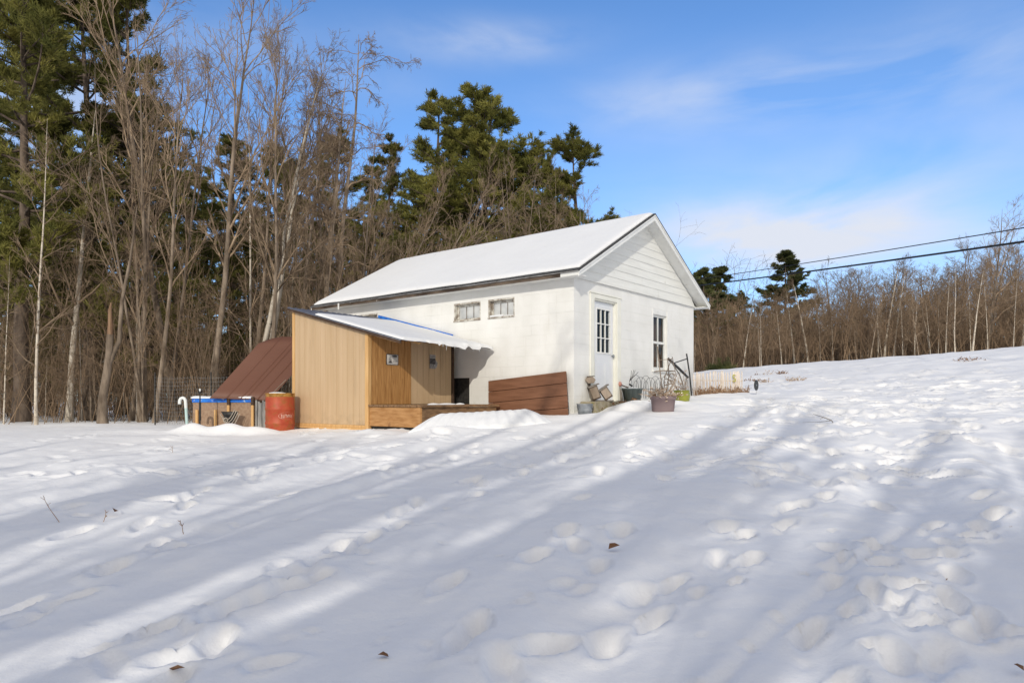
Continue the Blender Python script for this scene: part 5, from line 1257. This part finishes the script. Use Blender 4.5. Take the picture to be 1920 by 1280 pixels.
az = mth('ARCTAN2', sp.outputs[0], sp.outputs[1]); el = mth('ARCSINE', sp.outputs[2])
cmb = N.new('ShaderNodeCombineXYZ'); L.new(az, cmb.inputs[0]); L.new(mth('MULTIPLY', el, 3.2), cmb.inputs[1])
rotm = N.new('ShaderNodeMapping'); rotm.inputs['Rotation'].default_value = (0, 0, -.25); L.new(cmb.outputs[0], rotm.inputs['Vector'])
no = N.new('ShaderNodeTexNoise'); no.inputs['Scale'].default_value = 3.2; no.inputs['Detail'].default_value = 9; no.inputs['Roughness'].default_value = .52; no.inputs['Distortion'].default_value = .35
L.new(rotm.outputs[0], no.inputs['Vector'])
mask = None
for (px, py, rx, ry, amp) in ((1450, 445, 250, 70, 1.5), (1430, 165, 300, 55, .95), (905, 78, 170, 32, .85), (1860, 90, 240, 90, .35), (720, 165, 90, 35, .30), (1550, 330, 550, 120, .2), (1850, 360, 300, 140, .2), (60, 180, 220, 120, .65), (380, 60, 300, 60, .2), (1100, 560, 900, 130, .25)):
    q = (px-960)/F_PX; e_ = math.atan2((HY-py)/F_PX, math.hypot(1, q)); a_ = math.atan(q)
    da = mth('DIVIDE', mth('SUBTRACT', az, a_), rx/F_PX/(1+q*q)); de = mth('DIVIDE', mth('SUBTRACT', el, e_), ry/F_PX*.9)
    g_ = mth('MULTIPLY', mth('EXPONENT', mth('MULTIPLY', mth('ADD', mth('MULTIPLY', da, da), mth('MULTIPLY', de, de)), -1.0)), amp)
    mask = g_ if mask is None else mth('ADD', mask, g_)
nz = N.new('ShaderNodeMapRange'); nz.inputs['From Min'].default_value = .32; nz.inputs['From Max'].default_value = .68; L.new(no.outputs['Fac'], nz.inputs['Value'])
nz.inputs['To Min'].default_value = .04
cf = mth('MULTIPLY', mask, nz.outputs[0], True)
hz = mth('MULTIPLY', mth('EXPONENT', mth('MULTIPLY', el, -5.5)), .30)      # milky haze low on the horizon
cf = mth('ADD', cf, hz, True)
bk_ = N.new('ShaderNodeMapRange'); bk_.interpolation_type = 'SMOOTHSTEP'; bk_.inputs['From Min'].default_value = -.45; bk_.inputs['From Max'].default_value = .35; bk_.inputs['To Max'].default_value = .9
L.new(mth('MULTIPLY', sp.outputs[1], -1.0), bk_.inputs['Value'])            # added fill glow over the unseen sunward half of the sky, lifts the shade

tint = N.new('ShaderNodeMix'); tint.data_type = 'RGBA'; tint.blend_type = 'MULTIPLY'; tint.inputs['Factor'].default_value = 1
tint.inputs['B'].default_value = (.68, 1.0, 1.34, 1); L.new(sky.outputs[0], tint.inputs['A'])
mx = N.new('ShaderNodeMix'); mx.data_type = 'RGBA'; mx.inputs['B'].default_value = (5.0, 5.3, 6.0, 1)
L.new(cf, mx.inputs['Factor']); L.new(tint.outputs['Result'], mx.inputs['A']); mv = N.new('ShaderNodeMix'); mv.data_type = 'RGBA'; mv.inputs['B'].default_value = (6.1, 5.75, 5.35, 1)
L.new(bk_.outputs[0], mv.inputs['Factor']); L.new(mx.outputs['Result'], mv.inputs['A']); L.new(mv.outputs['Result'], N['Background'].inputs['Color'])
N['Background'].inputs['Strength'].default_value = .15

sl = bpy.data.lights.new('sun', 'SUN'); sl.energy = 2.2; sl.angle = math.radians(.48); sl.color = (1.0, .935, .82)
so = bpy.data.objects.new('sun', sl); col.objects.link(so)
from mathutils import Vector
h = math.hypot(*TRAV); tv = Vector((TRAV[0]/h*math.cos(EL), TRAV[1]/h*math.cos(EL), -math.sin(EL)))
so.rotation_euler = tv.to_track_quat('-Z', 'Y').to_euler(); so.location = (-10, -40, 40)

cam = bpy.data.cameras.new('camera'); cam.sensor_width = 36; cam.lens = F_PX/1920*36; cam.shift_y = (HY-640)/1920; cam.clip_end = 2000; cam.clip_start = .05
co = bpy.data.objects.new('camera', cam); col.objects.link(co); co.location = (0, 0, EYE); co.rotation_euler = (PI/2, 0, 0)
sc.camera = co
sc.view_settings.view_transform = 'Standard'; sc.view_settings.look = 'None'; sc.view_settings.exposure = 0; sc.view_settings.gamma = 1
sc.cycles.max_bounces = 8; sc.cycles.transparent_max_bounces = 12
